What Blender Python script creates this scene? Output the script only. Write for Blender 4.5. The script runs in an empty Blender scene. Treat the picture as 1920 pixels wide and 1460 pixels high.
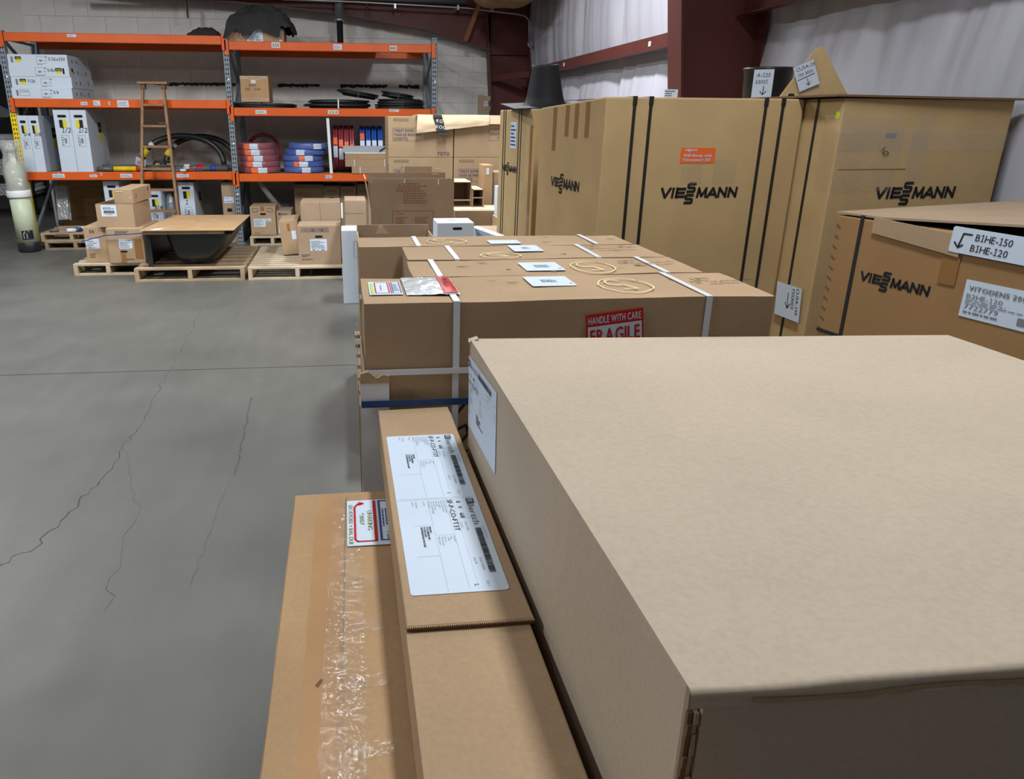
import bpy, bmesh, math, random
from mathutils import Vector, Matrix, noise
random.seed(7)
SC = bpy.context.scene
COL = SC.collection
R = math.radians
# ------------------------------------------------------------------ camera
FPX, PPX, PPY = 1420.0, 817.0, 730.0
PITCH, YAW, ROLL, CAMH = R(19.69), R(6.7), R(0.35), 1.525
def make_camera():
    f = Vector((math.sin(YAW)*math.cos(PITCH), math.cos(YAW)*math.cos(PITCH), -math.sin(PITCH)))
    r = Vector((math.cos(YAW), -math.sin(YAW), 0))
    u = r.cross(f)
    r2 = r*math.cos(ROLL)+u*math.sin(ROLL)
    u2 = -r*math.sin(ROLL)+u*math.cos(ROLL)
    cd = bpy.data.cameras.new('camera')
    cd.sensor_fit = 'HORIZONTAL'; cd.sensor_width = 36.0
    cd.lens = FPX/1920*36.0
    cd.shift_x = (960-PPX)/1920.0
    cd.shift_y = (PPY-730)/1920.0
    cd.clip_start = 0.02; cd.clip_end = 100
    co = bpy.data.objects.new('camera', cd); COL.objects.link(co)
    m = Matrix((r2, u2, -f)).transposed().to_4x4()
    m.translation = (0, 0, CAMH)
    co.matrix_world = m
    SC.camera = co
make_camera()
# ------------------------------------------------------------------ view, world, lamps
SC.view_settings.view_transform = 'Standard'
SC.view_settings.look = 'None'
SC.view_settings.exposure = -0.1
SC.view_settings.gamma = 1.0
SC.view_settings.use_curve_mapping = False
w = bpy.data.worlds.new('world'); SC.world = w
w.use_nodes = True
w.node_tree.nodes['Background'].inputs[0].default_value = (0.75, 0.82, 1.0, 1)
w.node_tree.nodes['Background'].inputs[1].default_value = 0.05
# LED panels under the roof, the middle-floor one added as fill: x, y, z, watts
LAMPS = [(0.85, 1.55, 3.5, 64), (0.85, 6.3, 3.5, 150),
         (-3.6, 0.6, 3.9, 100), (-3.6, 6.3, 3.9, 190), (-1.4, 5.6, 3.8, 130),
         (-1.6, -3.6, 3.8, 9), (-6.3, 13.2, 3.9, 14)]
LAMP_COL = (0.95, 0.98, 1.0)

# ------------------------------------------------------------------ materials
MATS = {}
def _nt(name):
    m = bpy.data.materials.new(name); m.use_nodes = True
    nt = m.node_tree; b = nt.nodes['Principled BSDF']
    MATS[name] = m
    return m, nt, b
def mat(name, col, rough=0.6, spec=0.3, metal=0.0, var=0.0, vscale=8.0, bump=0.0, bscale=60.0, fine=0.0, fscale=250.0, alpha=None, emit=None, stretch=(1,1,1)):
    if name in MATS: return MATS[name]
    m, nt, b = _nt(name)
    N, L = nt.nodes, nt.links
    b.inputs['Base Color'].default_value = (*col, 1)
    b.inputs['Roughness'].default_value = rough
    b.inputs['Specular IOR Level'].default_value = spec
    b.inputs['Metallic'].default_value = metal
    if alpha is not None: b.inputs['Alpha'].default_value = alpha
    if emit:
        b.inputs['Emission Color'].default_value = (*col, 1); b.inputs['Emission Strength'].default_value = emit
    if var or bump or fine:
        tc = N.new('ShaderNodeTexCoord'); mp = N.new('ShaderNodeMapping')
        mp.inputs['Scale'].default_value = stretch
        L.new(tc.outputs['Object'], mp.inputs['Vector'])
        src = None
        def shade(scale, amt, prev, detail):
            nz = N.new('ShaderNodeTexNoise'); nz.inputs['Scale'].default_value = scale; nz.inputs['Detail'].default_value = detail
            L.new(mp.outputs[0], nz.inputs['Vector'])
            mr = N.new('ShaderNodeMapRange'); mr.inputs[1].default_value = 0.3; mr.inputs[2].default_value = 0.7
            mr.inputs[3].default_value = 1-amt; mr.inputs[4].default_value = 1+amt
            L.new(nz.outputs['Fac'], mr.inputs[0])
            mx = N.new('ShaderNodeMix'); mx.data_type = 'RGBA'; mx.blend_type = 'MULTIPLY'; mx.inputs[0].default_value = 1
            if prev is None: mx.inputs[6].default_value = (*col, 1)
            else: L.new(prev, mx.inputs[6])
            L.new(mr.outputs[0], mx.inputs[7])
            return mx.outputs[2]
        if var: src = shade(vscale, var, src, 4)
        if fine: src = shade(fscale, fine, src, 2)
        if src: L.new(src, b.inputs['Base Color'])
        if bump:
            nz = N.new('ShaderNodeTexNoise'); nz.inputs['Scale'].default_value = bscale; nz.inputs['Detail'].default_value = 3
            L.new(mp.outputs[0], nz.inputs['Vector'])
            bp = N.new('ShaderNodeBump'); bp.inputs['Strength'].default_value = bump; bp.inputs['Distance'].default_value = 0.01
            L.new(nz.outputs['Fac'], bp.inputs['Height']); L.new(bp.outputs[0], b.inputs['Normal'])
    return m
def cardboard(name, col, var=0.07, bump=0.03, rough=0.78):
    return mat(name, col, rough=rough, spec=0.18, var=var, vscale=5, bump=bump, bscale=35, fine=0.05, fscale=160)
KL = cardboard('kraft_pale', (0.465, 0.385, 0.297), var=0.04)
KM = cardboard('kraft', (0.39, 0.270, 0.165))
KO = cardboard('kraft_orange', (0.40, 0.255, 0.135), var=0.10)
KV = cardboard('kraft_olive', (0.485, 0.340, 0.168))
KV3 = cardboard('kraft_brown', (0.315, 0.18, 0.078), var=0.06)
KG = cardboard('kraft_grey', (0.345, 0.25, 0.17))
KT = cardboard('kraft_far', (0.30, 0.215, 0.128))
KB = cardboard('kraft_buff', (0.58, 0.45, 0.30))
KFL = mat('flute_dark', (0.16, 0.09, 0.045), rough=0.9)
WB = mat('white_carton', (0.56, 0.635, 0.73), rough=0.55, spec=0.3, var=0.03, vscale=3)
PAPER = mat('label_paper', (0.58, 0.67, 0.79), rough=0.5, spec=0.25)
PAPER2 = mat('old_label_paper', (0.62, 0.62, 0.58), rough=0.6)
INK = mat('black_ink', (0.012, 0.012, 0.014), rough=0.6)
INKG = mat('grey_ink', (0.20, 0.20, 0.22), rough=0.6)
INKP = mat('purple_ink', (0.085, 0.065, 0.13), rough=0.6)
INKR = mat('red_brown_ink', (0.28, 0.10, 0.06), rough=0.6)
INKB = mat('faded_carton_ink', (0.13, 0.08, 0.05), rough=0.7)
CHALK = mat('yellow_chalk', (0.75, 0.66, 0.34), rough=0.8)
MARK = mat('marker_black', (0.02, 0.018, 0.02), rough=0.5)
MARKG = mat('marker_green', (0.16, 0.22, 0.02), rough=0.5)
MARKY = mat('marker_lime', (0.45, 0.62, 0.08), rough=0.5)
RED = mat('sticker_red', (0.50, 0.015, 0.015), rough=0.4)
ORS = mat('sticker_orange', (0.80, 0.14, 0.03), rough=0.4)
BLUE = mat('label_blue', (0.03, 0.06, 0.25), rough=0.45)
YEL = mat('yellow_print', (0.72, 0.60, 0.03), rough=0.5)
LIME = mat('lime_sticker', (0.62, 0.80, 0.02), rough=0.5)
STRAPW = mat('white_strap', (0.66, 0.68, 0.74), rough=0.4, spec=0.4)
STRAPK = mat('black_strap', (0.018, 0.017, 0.017), rough=0.45, spec=0.4)
STRAPB = mat('blue_strap', (0.012, 0.05, 0.17), rough=0.45, spec=0.4)
TAPEB = mat('brown_tape', (0.28, 0.14, 0.045), rough=0.3, spec=0.5)
def clear(name, tint, alpha, rough, bump=0.0, bscale=30):
    # thin film: mostly clear, a little milky, with a glossy sheen
    m, nt, b = _nt(name); N, L = nt.nodes, nt.links; N.remove(b)
    tr = N.new('ShaderNodeBsdfTransparent'); gl = N.new('ShaderNodeBsdfGlossy'); df = N.new('ShaderNodeBsdfDiffuse')
    gl.inputs['Roughness'].default_value = rough; gl.inputs['Color'].default_value = (.9, .92, .95, 1); df.inputs['Color'].default_value = (*tint, 1)
    tc = N.new('ShaderNodeTexCoord'); nz = N.new('ShaderNodeTexNoise'); nz.inputs['Scale'].default_value = bscale; nz.inputs['Detail'].default_value = 4; L.new(tc.outputs['Object'], nz.inputs['Vector'])
    bp = N.new('ShaderNodeBump'); bp.inputs['Strength'].default_value = bump; bp.inputs['Distance'].default_value = .02; L.new(nz.outputs['Fac'], bp.inputs['Height'])
    L.new(bp.outputs[0], gl.inputs['Normal'])
    m1 = N.new('ShaderNodeMixShader'); m1.inputs[0].default_value = .55; L.new(gl.outputs[0], m1.inputs[1]); L.new(df.outputs[0], m1.inputs[2])
    m2 = N.new('ShaderNodeMixShader'); m2.inputs[0].default_value = alpha; L.new(tr.outputs[0], m2.inputs[1]); L.new(m1.outputs[0], m2.inputs[2])
    L.new(m2.outputs[0], nt.nodes['Material Output'].inputs['Surface'])
    return m
TAPEC = clear('clear_tape', (0.60, 0.53, 0.42), 0.07, 0.15, 0.5, 40)
WRAP = clear('clear_plastic_wrap', (0.80, 0.82, 0.82), 0.38, 0.12, 1.0, 16)
ORANGE = mat('rack_orange', (0.66, 0.105, 0.012), rough=0.42, spec=0.4, var=0.10, vscale=3)
RACKG = mat('rack_grey', (0.20, 0.235, 0.27), rough=0.5, spec=0.4, metal=0.1)
RACKY = mat('rack_yellow', (0.80, 0.60, 0.02), rough=0.45)
DARKIN = mat('interior_shade', (0.01, 0.01, 0.012), rough=0.9)  # near-black, painted in for the shade inside holes, slots and gaps
STEEL = mat('oxide_red_steel', (0.085, 0.022, 0.018), rough=0.5, spec=0.35, var=0.10, vscale=2)
GALV = mat('galvanised', (0.42, 0.44, 0.46), rough=0.35, metal=0.7)
BLKP = mat('black_plastic', (0.012, 0.013, 0.016), rough=0.38, spec=0.5)
BLKM = mat('matte_black_plastic', (0.016, 0.017, 0.020), rough=0.65, spec=0.25)
BLKPIPE = mat('black_pipe', (0.014, 0.016, 0.018), rough=0.42, spec=0.5)
GREYPIPE = mat('grey_pipe', (0.10, 0.11, 0.115), rough=0.35, spec=0.5)
TUBM = mat('tub_black', (0.022, 0.023, 0.025), rough=0.35, spec=0.5, var=0.2, vscale=4)
REDP = mat('red_tubing', (0.30, 0.045, 0.065), rough=0.28, spec=0.6)
BLUEP = mat('blue_tubing', (0.025, 0.09, 0.40), rough=0.28, spec=0.6)
CLOTH = mat('black_cloth', (0.028, 0.028, 0.030), rough=0.85, bump=0.4, bscale=40)
TANKM = mat('tank_fibreglass', (0.50, 0.56, 0.40), rough=0.4, spec=0.4, var=0.05, vscale=6)
WHITEP = mat('white_plastic', (0.75, 0.76, 0.77), rough=0.4)
GREYP = mat('grey_board', (0.30, 0.32, 0.34), rough=0.5)
WOOD = mat('pallet_wood', (0.37, 0.27, 0.17), rough=0.75, var=0.22, vscale=5, bump=0.08, bscale=25, stretch=(1, 1, 1))
WOODG = mat('weathered_pallet_wood', (0.27, 0.20, 0.13), rough=0.8, var=0.25, vscale=5, bump=0.08, bscale=25)
WOODP = mat('pale_pallet_wood', (0.48, 0.39, 0.27), rough=0.75, var=0.15, vscale=5)
LADW = mat('ladder_wood', (0.26, 0.15, 0.075), rough=0.6, var=0.2, vscale=9)
PLY = mat('plywood', (0.27, 0.15, 0.065), rough=0.7, var=0.25, vscale=4, stretch=(0.5, 1, 7))
DECK = mat('deck_board', (0.25, 0.17, 0.11), rough=0.8, var=0.2, vscale=3)
FOAMW = mat('foam_board', (0.66, 0.68, 0.72), rough=0.6, var=0.04)
REDHOUS = mat('tool_red', (0.35, 0.05, 0.02), rough=0.5)
TOOLY = mat('tool_yellow', (0.75, 0.55, 0.02), rough=0.4)
BLOCKM = mat('painted_block', (0.68, 0.665, 0.635), rough=0.75, var=0.10, vscale=2.2, bump=0.25, bscale=60, fine=0.04, fscale=60)
JOINTM = mat('block_joint', (0.62, 0.605, 0.575), rough=0.9)
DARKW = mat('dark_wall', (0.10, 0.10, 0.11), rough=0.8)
CEIL = mat('ceiling_white', (0.74, 0.74, 0.75), rough=0.8)
PLAINW = mat('plain_wall', (0.68, 0.68, 0.67), rough=0.8)
LEDM = mat('led_diffuser', (0.95, 0.98, 1.0), emit=6.0)
def floor_mat():
    m, nt, b = _nt('concrete_floor'); N, L = nt.nodes, nt.links
    tc = N.new('ShaderNodeTexCoord')
    def nz(scale, det, st=(1, 1, 1)):
        mp = N.new('ShaderNodeMapping'); mp.inputs['Scale'].default_value = st
        L.new(tc.outputs['Object'], mp.inputs['Vector'])
        n = N.new('ShaderNodeTexNoise'); n.inputs['Scale'].default_value = scale; n.inputs['Detail'].default_value = det
        L.new(mp.outputs[0], n.inputs['Vector']); return n.outputs['Fac']
    r1 = N.new('ShaderNodeValToRGB')
    r1.color_ramp.elements[0].position = 0.30; r1.color_ramp.elements[0].color = (0.082, 0.081, 0.073, 1)
    r1.color_ramp.elements[1].position = 0.68; r1.color_ramp.elements[1].color = (0.116, 0.115, 0.103, 1)
    L.new(nz(0.9, 8), r1.inputs[0])
    mr = N.new('ShaderNodeMapRange'); mr.inputs[1].default_value = 0.3; mr.inputs[2].default_value = 0.75; mr.inputs[3].default_value = 0.92; mr.inputs[4].default_value = 1.06
    L.new(nz(9, 8, (1, 0.25, 1)), mr.inputs[0])
    mx = N.new('ShaderNodeMix'); mx.data_type = 'RGBA'; mx.blend_type = 'MULTIPLY'; mx.inputs[0].default_value = 1
    L.new(r1.outputs[0], mx.inputs[6]); L.new(mr.outputs[0], mx.inputs[7]); L.new(mx.outputs[2], b.inputs['Base Color'])
    rr = N.new('ShaderNodeMapRange'); rr.inputs[3].default_value = 0.34; rr.inputs[4].default_value = 0.62
    L.new(nz(2.0, 5), rr.inputs[0]); L.new(rr.outputs[0], b.inputs['Roughness'])
    b.inputs['Specular IOR Level'].default_value = 0.4
    bp = N.new('ShaderNodeBump'); bp.inputs['Strength'].default_value = 0.06; bp.inputs['Distance'].default_value = 0.01
    L.new(nz(40, 4), bp.inputs['Height']); L.new(bp.outputs[0], b.inputs['Normal'])
    return m
FLOORM = floor_mat()
INSUL = mat('insulation_facing', (0.42, 0.42, 0.475), rough=0.42, spec=0.4, var=0.10, vscale=1.5, bump=0.6, bscale=9, stretch=(1, 1, 0.25))
KRAFTI = mat('kraft_insulation', (0.33, 0.20, 0.10), rough=0.8, var=0.2, vscale=5)
CRACKM = mat('crack_dark', (0.06, 0.059, 0.053), rough=0.9)
STAINM = mat('floor_stain', (0.055, 0.055, 0.05), rough=0.6)
TARP = mat('grey_tarp', (0.16, 0.16, 0.16), rough=0.8, var=0.2, vscale=3)

# ------------------------------------------------------------------ mesh helpers
def link(o, parent=None):
    COL.objects.link(o)
    if parent is not None: o.parent = parent
    return o
def tag(o, label=None, cat=None, group=None, kind=None):
    if label: o['label'] = label
    if cat: o['category'] = cat
    if group: o['group'] = group
    if kind: o['kind'] = kind
    return o
def thing(name, label, cat, loc=(0, 0, 0), rz=0.0, group=None, tilt=None):
    o = bpy.data.objects.new(name, None); o.empty_display_size = 0.05
    o.location = loc; o.rotation_euler = tilt if tilt else (0, 0, rz)
    link(o); return tag(o, label, cat, group)
class MB:
    def __init__(s): s.v = []; s.f = []; s.sm = []
    def add(s, vs, fs, smooth=False):
        n = len(s.v); s.v += [tuple(p) for p in vs]
        s.f += [tuple(i+n for i in f) for f in fs]; s.sm += [smooth]*len(fs); return s
    def box(s, x0, y0, z0, x1, y1, z1):
        return s.add([(x0,y0,z0),(x1,y0,z0),(x1,y1,z0),(x0,y1,z0),(x0,y0,z1),(x1,y0,z1),(x1,y1,z1),(x0,y1,z1)],
                     [(0,3,2,1),(4,5,6,7),(0,1,5,4),(1,2,6,5),(2,3,7,6),(3,0,4,7)])
    def hexa(s, b, t):   # bottom 4 points ccw, top 4 points ccw
        return s.add(list(b)+list(t), [(0,3,2,1),(4,5,6,7),(0,1,5,4),(1,2,6,5),(2,3,7,6),(3,0,4,7)])
    def prism(s, poly, d, smooth=False):   # poly: list of 3d points, d: extrusion vector
        n = len(poly); d = Vector(d); a = [Vector(p) for p in poly]; b = [p+d for p in a]
        s.add(a+b, [tuple(reversed(range(n))), tuple(range(n, 2*n))]+[(i, (i+1) % n, n+(i+1) % n, n+i) for i in range(n)], smooth); return s
    def bar(s, p0, p1, w, h, up=(0, 0, 1)):
        p0, p1 = Vector(p0), Vector(p1); d = (p1-p0).normalized(); up = Vector(up)
        a = d.cross(up)
        if a.length < 1e-4: a = d.cross(Vector((1, 0, 0)))
        a.normalize(); b = a.cross(d).normalized(); a *= w/2; b *= h/2
        return s.hexa([p0-a-b, p0+a-b, p0+a+b, p0-a+b], [p1-a-b, p1+a-b, p1+a+b, p1-a+b])
    def tube(s, pts, r, n=8, caps=True, closed=False):
        pts = [Vector(p) for p in pts]; m = len(pts); base = len(s.v); rs = r if isinstance(r, (list, tuple)) else [r]*m
        prev = None
        for i, p in enumerate(pts):
            if closed: d = pts[(i+1) % m]-pts[i-1]
            else: d = pts[min(i+1, m-1)]-pts[max(i-1, 0)]
            d.normalize()
            if prev is None:
                a = d.cross(Vector((0, 0, 1)))
                if a.length < 1e-3: a = d.cross(Vector((0, 1, 0)))
            else: a = prev-d*prev.dot(d)
            a.normalize(); prev = a; b = d.cross(a)
            for k in range(n):
                t = 2*math.pi*k/n; q = p+(a*math.cos(t)+b*math.sin(t))*rs[i]; s.v.append(tuple(q))
        cnt = m if closed else m-1
        for i in range(cnt):
            for k in range(n):
                a0 = base+i*n+k; a1 = base+i*n+(k+1) % n; j = (i+1) % m; b0 = base+j*n+k; b1 = base+j*n+(k+1) % n
                s.f.append((a0, a1, b1, b0)); s.sm.append(True)
        if caps and not closed:
            s.f.append(tuple(base+k for k in reversed(range(n)))); s.sm.append(False)
            s.f.append(tuple(base+(m-1)*n+k for k in range(n))); s.sm.append(False)
        return s
    def lathe(s, prof, c=(0, 0, 0), n=28, cap=True, wob=None):
        base = len(s.v); m = len(prof)
        for i, (r, z) in enumerate(prof):
            for k in range(n):
                t = 2*math.pi*k/n; q = Vector((c[0]+r*math.cos(t), c[1]+r*math.sin(t), c[2]+z))
                if wob: q += wob(q, i)
                s.v.append(tuple(q))
        for i in range(m-1):
            for k in range(n):
                s.f.append((base+i*n+k, base+i*n+(k+1) % n, base+(i+1)*n+(k+1) % n, base+(i+1)*n+k)); s.sm.append(True)
        if cap:
            s.f.append(tuple(base+k for k in reversed(range(n)))); s.sm.append(False)
            s.f.append(tuple(base+(m-1)*n+k for k in range(n))); s.sm.append(False)
        return s
    def torus(s, c, R0, r, n=28, k=6, ax='z', sq=1.0):
        pts = []
        for i in range(n):
            t = 2*math.pi*i/n; a, b = R0*math.cos(t), R0*math.sin(t)*sq
            pts.append({'z': (c[0]+a, c[1]+b, c[2]), 'y': (c[0]+a, c[1], c[2]+b), 'x': (c[0], c[1]+a, c[2]+b)}[ax])
        return s.tube(pts, r, k, closed=True)
    def grid(s, fn, nu, nv, smooth=True):
        base = len(s.v)
        for j in range(nv+1):
            for i in range(nu+1): s.v.append(tuple(fn(i/nu, j/nv)))
        for j in range(nv):
            for i in range(nu):
                a = base+j*(nu+1)+i; s.f.append((a, a+1, a+nu+2, a+nu+1)); s.sm.append(smooth)
        return s
    def mesh(s, name, m):
        me = bpy.data.meshes.new(name); me.from_pydata(s.v, [], s.f)
        me.polygons.foreach_set('use_smooth', s.sm); me.materials.append(m); me.update(); return me
    def obj(s, name, m, parent=None):
        return link(bpy.data.objects.new(name, s.mesh(name, m)), parent)
def bevel_obj(o, w=0.004, seg=2):
    bm = bmesh.new(); bm.from_mesh(o.data)
    bmesh.ops.recalc_face_normals(bm, faces=bm.faces)
    bmesh.ops.bevel(bm, geom=bm.edges[:], offset=w, segments=seg, profile=0.6, affect='EDGES')
    bm.to_mesh(o.data); bm.free()
    for p in o.data.polygons: p.use_smooth = False
    return o
def struct(o): o['kind'] = 'structure'; return o
# ------------------------------------------------------------------ lettering
GL = {}
def glyph(ch, bold):
    k = (ch, bold)
    if k in GL: return GL[k]
    cu = bpy.data.curves.new('g', 'FONT'); cu.body = ch; cu.size = 1.0; cu.resolution_u = 2; cu.fill_mode = 'FRONT'
    ob = bpy.data.objects.new('g', cu); COL.objects.link(ob)
    dg = bpy.context.evaluated_depsgraph_get(); dg.update()
    ev = ob.evaluated_get(dg); me = ev.to_mesh()
    vs = [(v.co.x, v.co.y) for v in me.vertices]; fs = [tuple(p.vertices) for p in me.polygons]
    ev.to_mesh_clear(); bpy.data.objects.remove(ob); bpy.data.curves.remove(cu)
    x0 = min(v[0] for v in vs); x1 = max(v[0] for v in vs)
    GL[k] = ([(x-x0, y) for x, y in vs], fs, x1-x0); return GL[k]
CAPH = 0.73
GL[('1', False)] = ([(0.0, 0.0), (0.36, 0.0), (0.36, 0.07), (0.0, 0.07), (0.15, 0.07), (0.23, 0.07), (0.23, 0.73), (0.15, 0.73), (0.15, 0.63), (0.03, 0.54), (0.0, 0.60)], [(0, 1, 2, 3), (4, 5, 6, 7), (8, 7, 10, 9)], 0.36)
for _c in 'ABCDEFGHIJKLMNOPQRSTUVWXYZabcdefghijklmnopqrstuvwxyz0123456789-./:,"+*#': glyph(_c, False)
def lay(text, bold=False, gap=0.09):
    x = 0; vs = []; fs = []
    for ch in text:
        if ch == ' ': x += 0.30; continue
        g, f, wd = glyph(ch, False)
        for ly, (ex, ey) in enumerate(((0, 0), (.05, 0), (.025, .018), (.025, -.018)) if bold else ((0, 0),)):
            n = len(vs); vs += [(a+x+ex, b+ey, ly*.00012) for a, b in g]; fs += [tuple(i+n for i in q) for q in f]
        x += wd+gap+(.05 if bold else 0)
    return vs, fs, max(x-gap, 0.01)
PANELS = {}
def bbox(o):
    c = [v.co for v in o.data.vertices]
    return Vector([min(v[i] for v in c) for i in range(3)]), Vector([max(v[i] for v in c) for i in range(3)])
class Sheet:
    """A flat face or label: origin o, axes u (to the right) and v (up), in the parent's space."""
    def __init__(s, parent, o, u, v):
        s.p = parent; s.o = Vector(o); s.u = Vector(u).normalized(); s.v = Vector(v).normalized(); s.n = s.u.cross(s.v)
    def at(s, x, y, d=0.0): return s.o+s.u*x+s.v*y+s.n*d
    def sub(s, parent, x, y, rot=0.0, d=0.0):
        c, q = math.cos(rot), math.sin(rot)
        return Sheet(parent, s.at(x, y, d), s.u*c+s.v*q, s.v*c-s.u*q)
    def panel(s, name, x0, y0, x1, y1, m, off=0.0, th=0.0008, rc=0.0):
        if rc:
            pts = []
            for cx, cy, a0 in ((x1-rc, y0+rc, -90), (x1-rc, y1-rc, 0), (x0+rc, y1-rc, 90), (x0+rc, y0+rc, 180)):
                for k in range(5): a = R(a0+22.5*k); pts.append(s.at(cx+rc*math.cos(a), cy+rc*math.sin(a), off))
        else: pts = [s.at(x0, y0, off), s.at(x1, y0, off), s.at(x1, y1, off), s.at(x0, y1, off)]
        o = MB().prism(pts, s.n*th).obj(name, m, s.p)
        if s.p.parent is None and not any(q in name for q in ('strap', 'tape', 'flap', 'seam', 'hole', 'slot')): PANELS.setdefault(s.p.name, []).append((o, bbox(o)))
        return o
    def poly(s, name, pts, m, off=0.0, th=0.0008):
        return MB().prism([s.at(x, y, off) for x, y in pts], s.n*th).obj(name, m, s.p)
    def prints(s, name, items, m, off=0.0012):
        b = MB()
        for it in items:
            k = it[0]
            if k == 't':      # text, x, y, cap height, [bold], [shear]
                _, tx, x, y, h = it[:5]; bold = it[5] if len(it) > 5 else False; sh = it[6] if len(it) > 6 else 0; wx = it[7] if len(it) > 7 else 1.0
                vs, fs, wd = lay(tx, bold); q = h/CAPH
                b.add([s.at(x+(a*wx+sh*c)*q, y+c*q, off+l) for a, c, l in vs], fs)
            elif k == 'fit':  # text, x0, y0, x1, y1, bold, shear
                _, tx, x0, y0, x1, y1 = it[:6]; bold = it[6] if len(it) > 6 else False; sh = it[7] if len(it) > 7 else 0
                vs, fs, wd = lay(tx, bold)
                b.add([s.at(x0+a/wd*(x1-x0)+sh*c/CAPH*(y1-y0), y0+c/CAPH*(y1-y0), off+l) for a, c, l in vs], fs)
            elif k == 'r':
                _, x0, y0, x1, y1 = it; b.add([s.at(x0, y0, off), s.at(x1, y0, off), s.at(x1, y1, off), s.at(x0, y1, off)], [(0, 1, 2, 3)])
            elif k == 'fr':   # frame
                _, x0, y0, x1, y1, t = it
                for q in ((x0, y0, x1, y0+t), (x0, y1-t, x1, y1), (x0, y0+t, x0+t, y1-t), (x1-t, y0+t, x1, y1-t)):
                    b.add([s.at(q[0], q[1], off), s.at(q[2], q[1], off), s.at(q[2], q[3], off), s.at(q[0], q[3], off)], [(0, 1, 2, 3)])
            elif k == 's':    # pen stroke
                _, pts, t = it
                for i in range(len(pts)-1):
                    a = Vector(pts[i]); c = Vector(pts[i+1]); d = c-a
                    if d.length < 1e-6: continue
                    d.normalize(); e = Vector((-d.y, d.x))*t/2; a = a-d*t*0.3; c = c+d*t*0.3
                    of = off+(i % 2)*.00012; b.add([s.at(*(a-e), of), s.at(*(c-e), of), s.at(*(c+e), of), s.at(*(a+e), of)], [(0, 1, 2, 3)])
            elif k == 'bar':  # barcode along x
                _, x0, y0, x1, y1, n = it
                rnd = random.Random(n*7+1); x = x0; stp = (x1-x0)/n
                while x < x1-stp:
                    wd = stp*rnd.choice((0.4, 0.6, 0.9)); b.add([s.at(x, y0, off), s.at(x+wd, y0, off), s.at(x+wd, y1, off), s.at(x, y1, off)], [(0, 1, 2, 3)]); x += wd+stp*rnd.choice((0.3, 0.5))
        o = b.obj(name, m, s.p)
        if s.p.parent is None and s.p.name in PANELS:   # print that lies on a label belongs to that label
            lo, hi = bbox(o); e = .004
            for pn, (pl, ph) in sorted(PANELS[s.p.name], key=lambda q: (q[1][1]-q[1][0]).length):
                if all(lo[i] > pl[i]-e and hi[i] < ph[i]+e for i in range(3)): o.parent = pn; break
        return o
def scrawl(x0, y0, x1, y1, n, seed):
    """rows of tiny unreadable print, as short dashes"""
    rnd = random.Random(seed); it = []; hh = (y1-y0)/n
    for i in range(n):
        x = x0; y = y1-(i+1)*hh; e = x0+(x1-x0)*rnd.uniform(0.55, 1.0)
        while x < e:
            wd = (x1-x0)*rnd.uniform(0.05, 0.16); it.append(('r', x, y+hh*0.2, min(x+wd, e), y+hh*0.62)); x += wd+(x1-x0)*0.03
    return it
HEAVY = dict(V=[[(0.06, 1), (.5, .04), (.94, 1)]], I=[[(.5, 0), (.5, 1)]], E=[[(.16, 0), (.16, 1)], [(.1, .91), (.98, .91)], [(.1, .5), (.92, .5)], [(.1, .09), (.98, .09)]],
             M=[[(.1, 0), (.16, 1)], [(.16, .9), (.5, .12)], [(.5, .12), (.84, .9)], [(.84, 1), (.9, 0)]], A=[[(.04, 0), (.48, .97), (.96, 0)], [(.2, .3), (.8, .3)]], N=[[(.12, 0), (.12, 1)], [(.12, .93), (.88, .07)], [(.88, 0), (.88, 1)]],
             S=[[(.95, .91), (.2, .91), (.1, .82), (.1, .6), (.2, .5), (.8, .5), (.9, .4), (.9, .18), (.8, .09), (.05, .09)]])
def vmann(sheet, x, y, W, m=INK, name='logo', off=0.0012):
    """heavy extended lettering with the two S stacked in the middle"""
    c = W*0.105; it = []; k = .10
    def put(ch, x0, y0, w, h):
        for ln in HEAVY[ch]: it.append(('s', [(x0+a*w+k*b*h, y0+b*h) for a, b in ln], c*.29))
    for ch, x0, w in (('V', 0, .125), ('I', .125, .06), ('E', .186, .125), ('M', .462, .135), ('A', .605, .125), ('N', .735, .12), ('N', .868, .12)): put(ch, x+x0*W, y, w*W, c)
    put('S', x+.335*W, y+.53*c, .105*W, c*1.02); put('S', x+.315*W, y-.70*c, .105*W, c*1.02)
    sheet.prints(name, it, m, off)
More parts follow.
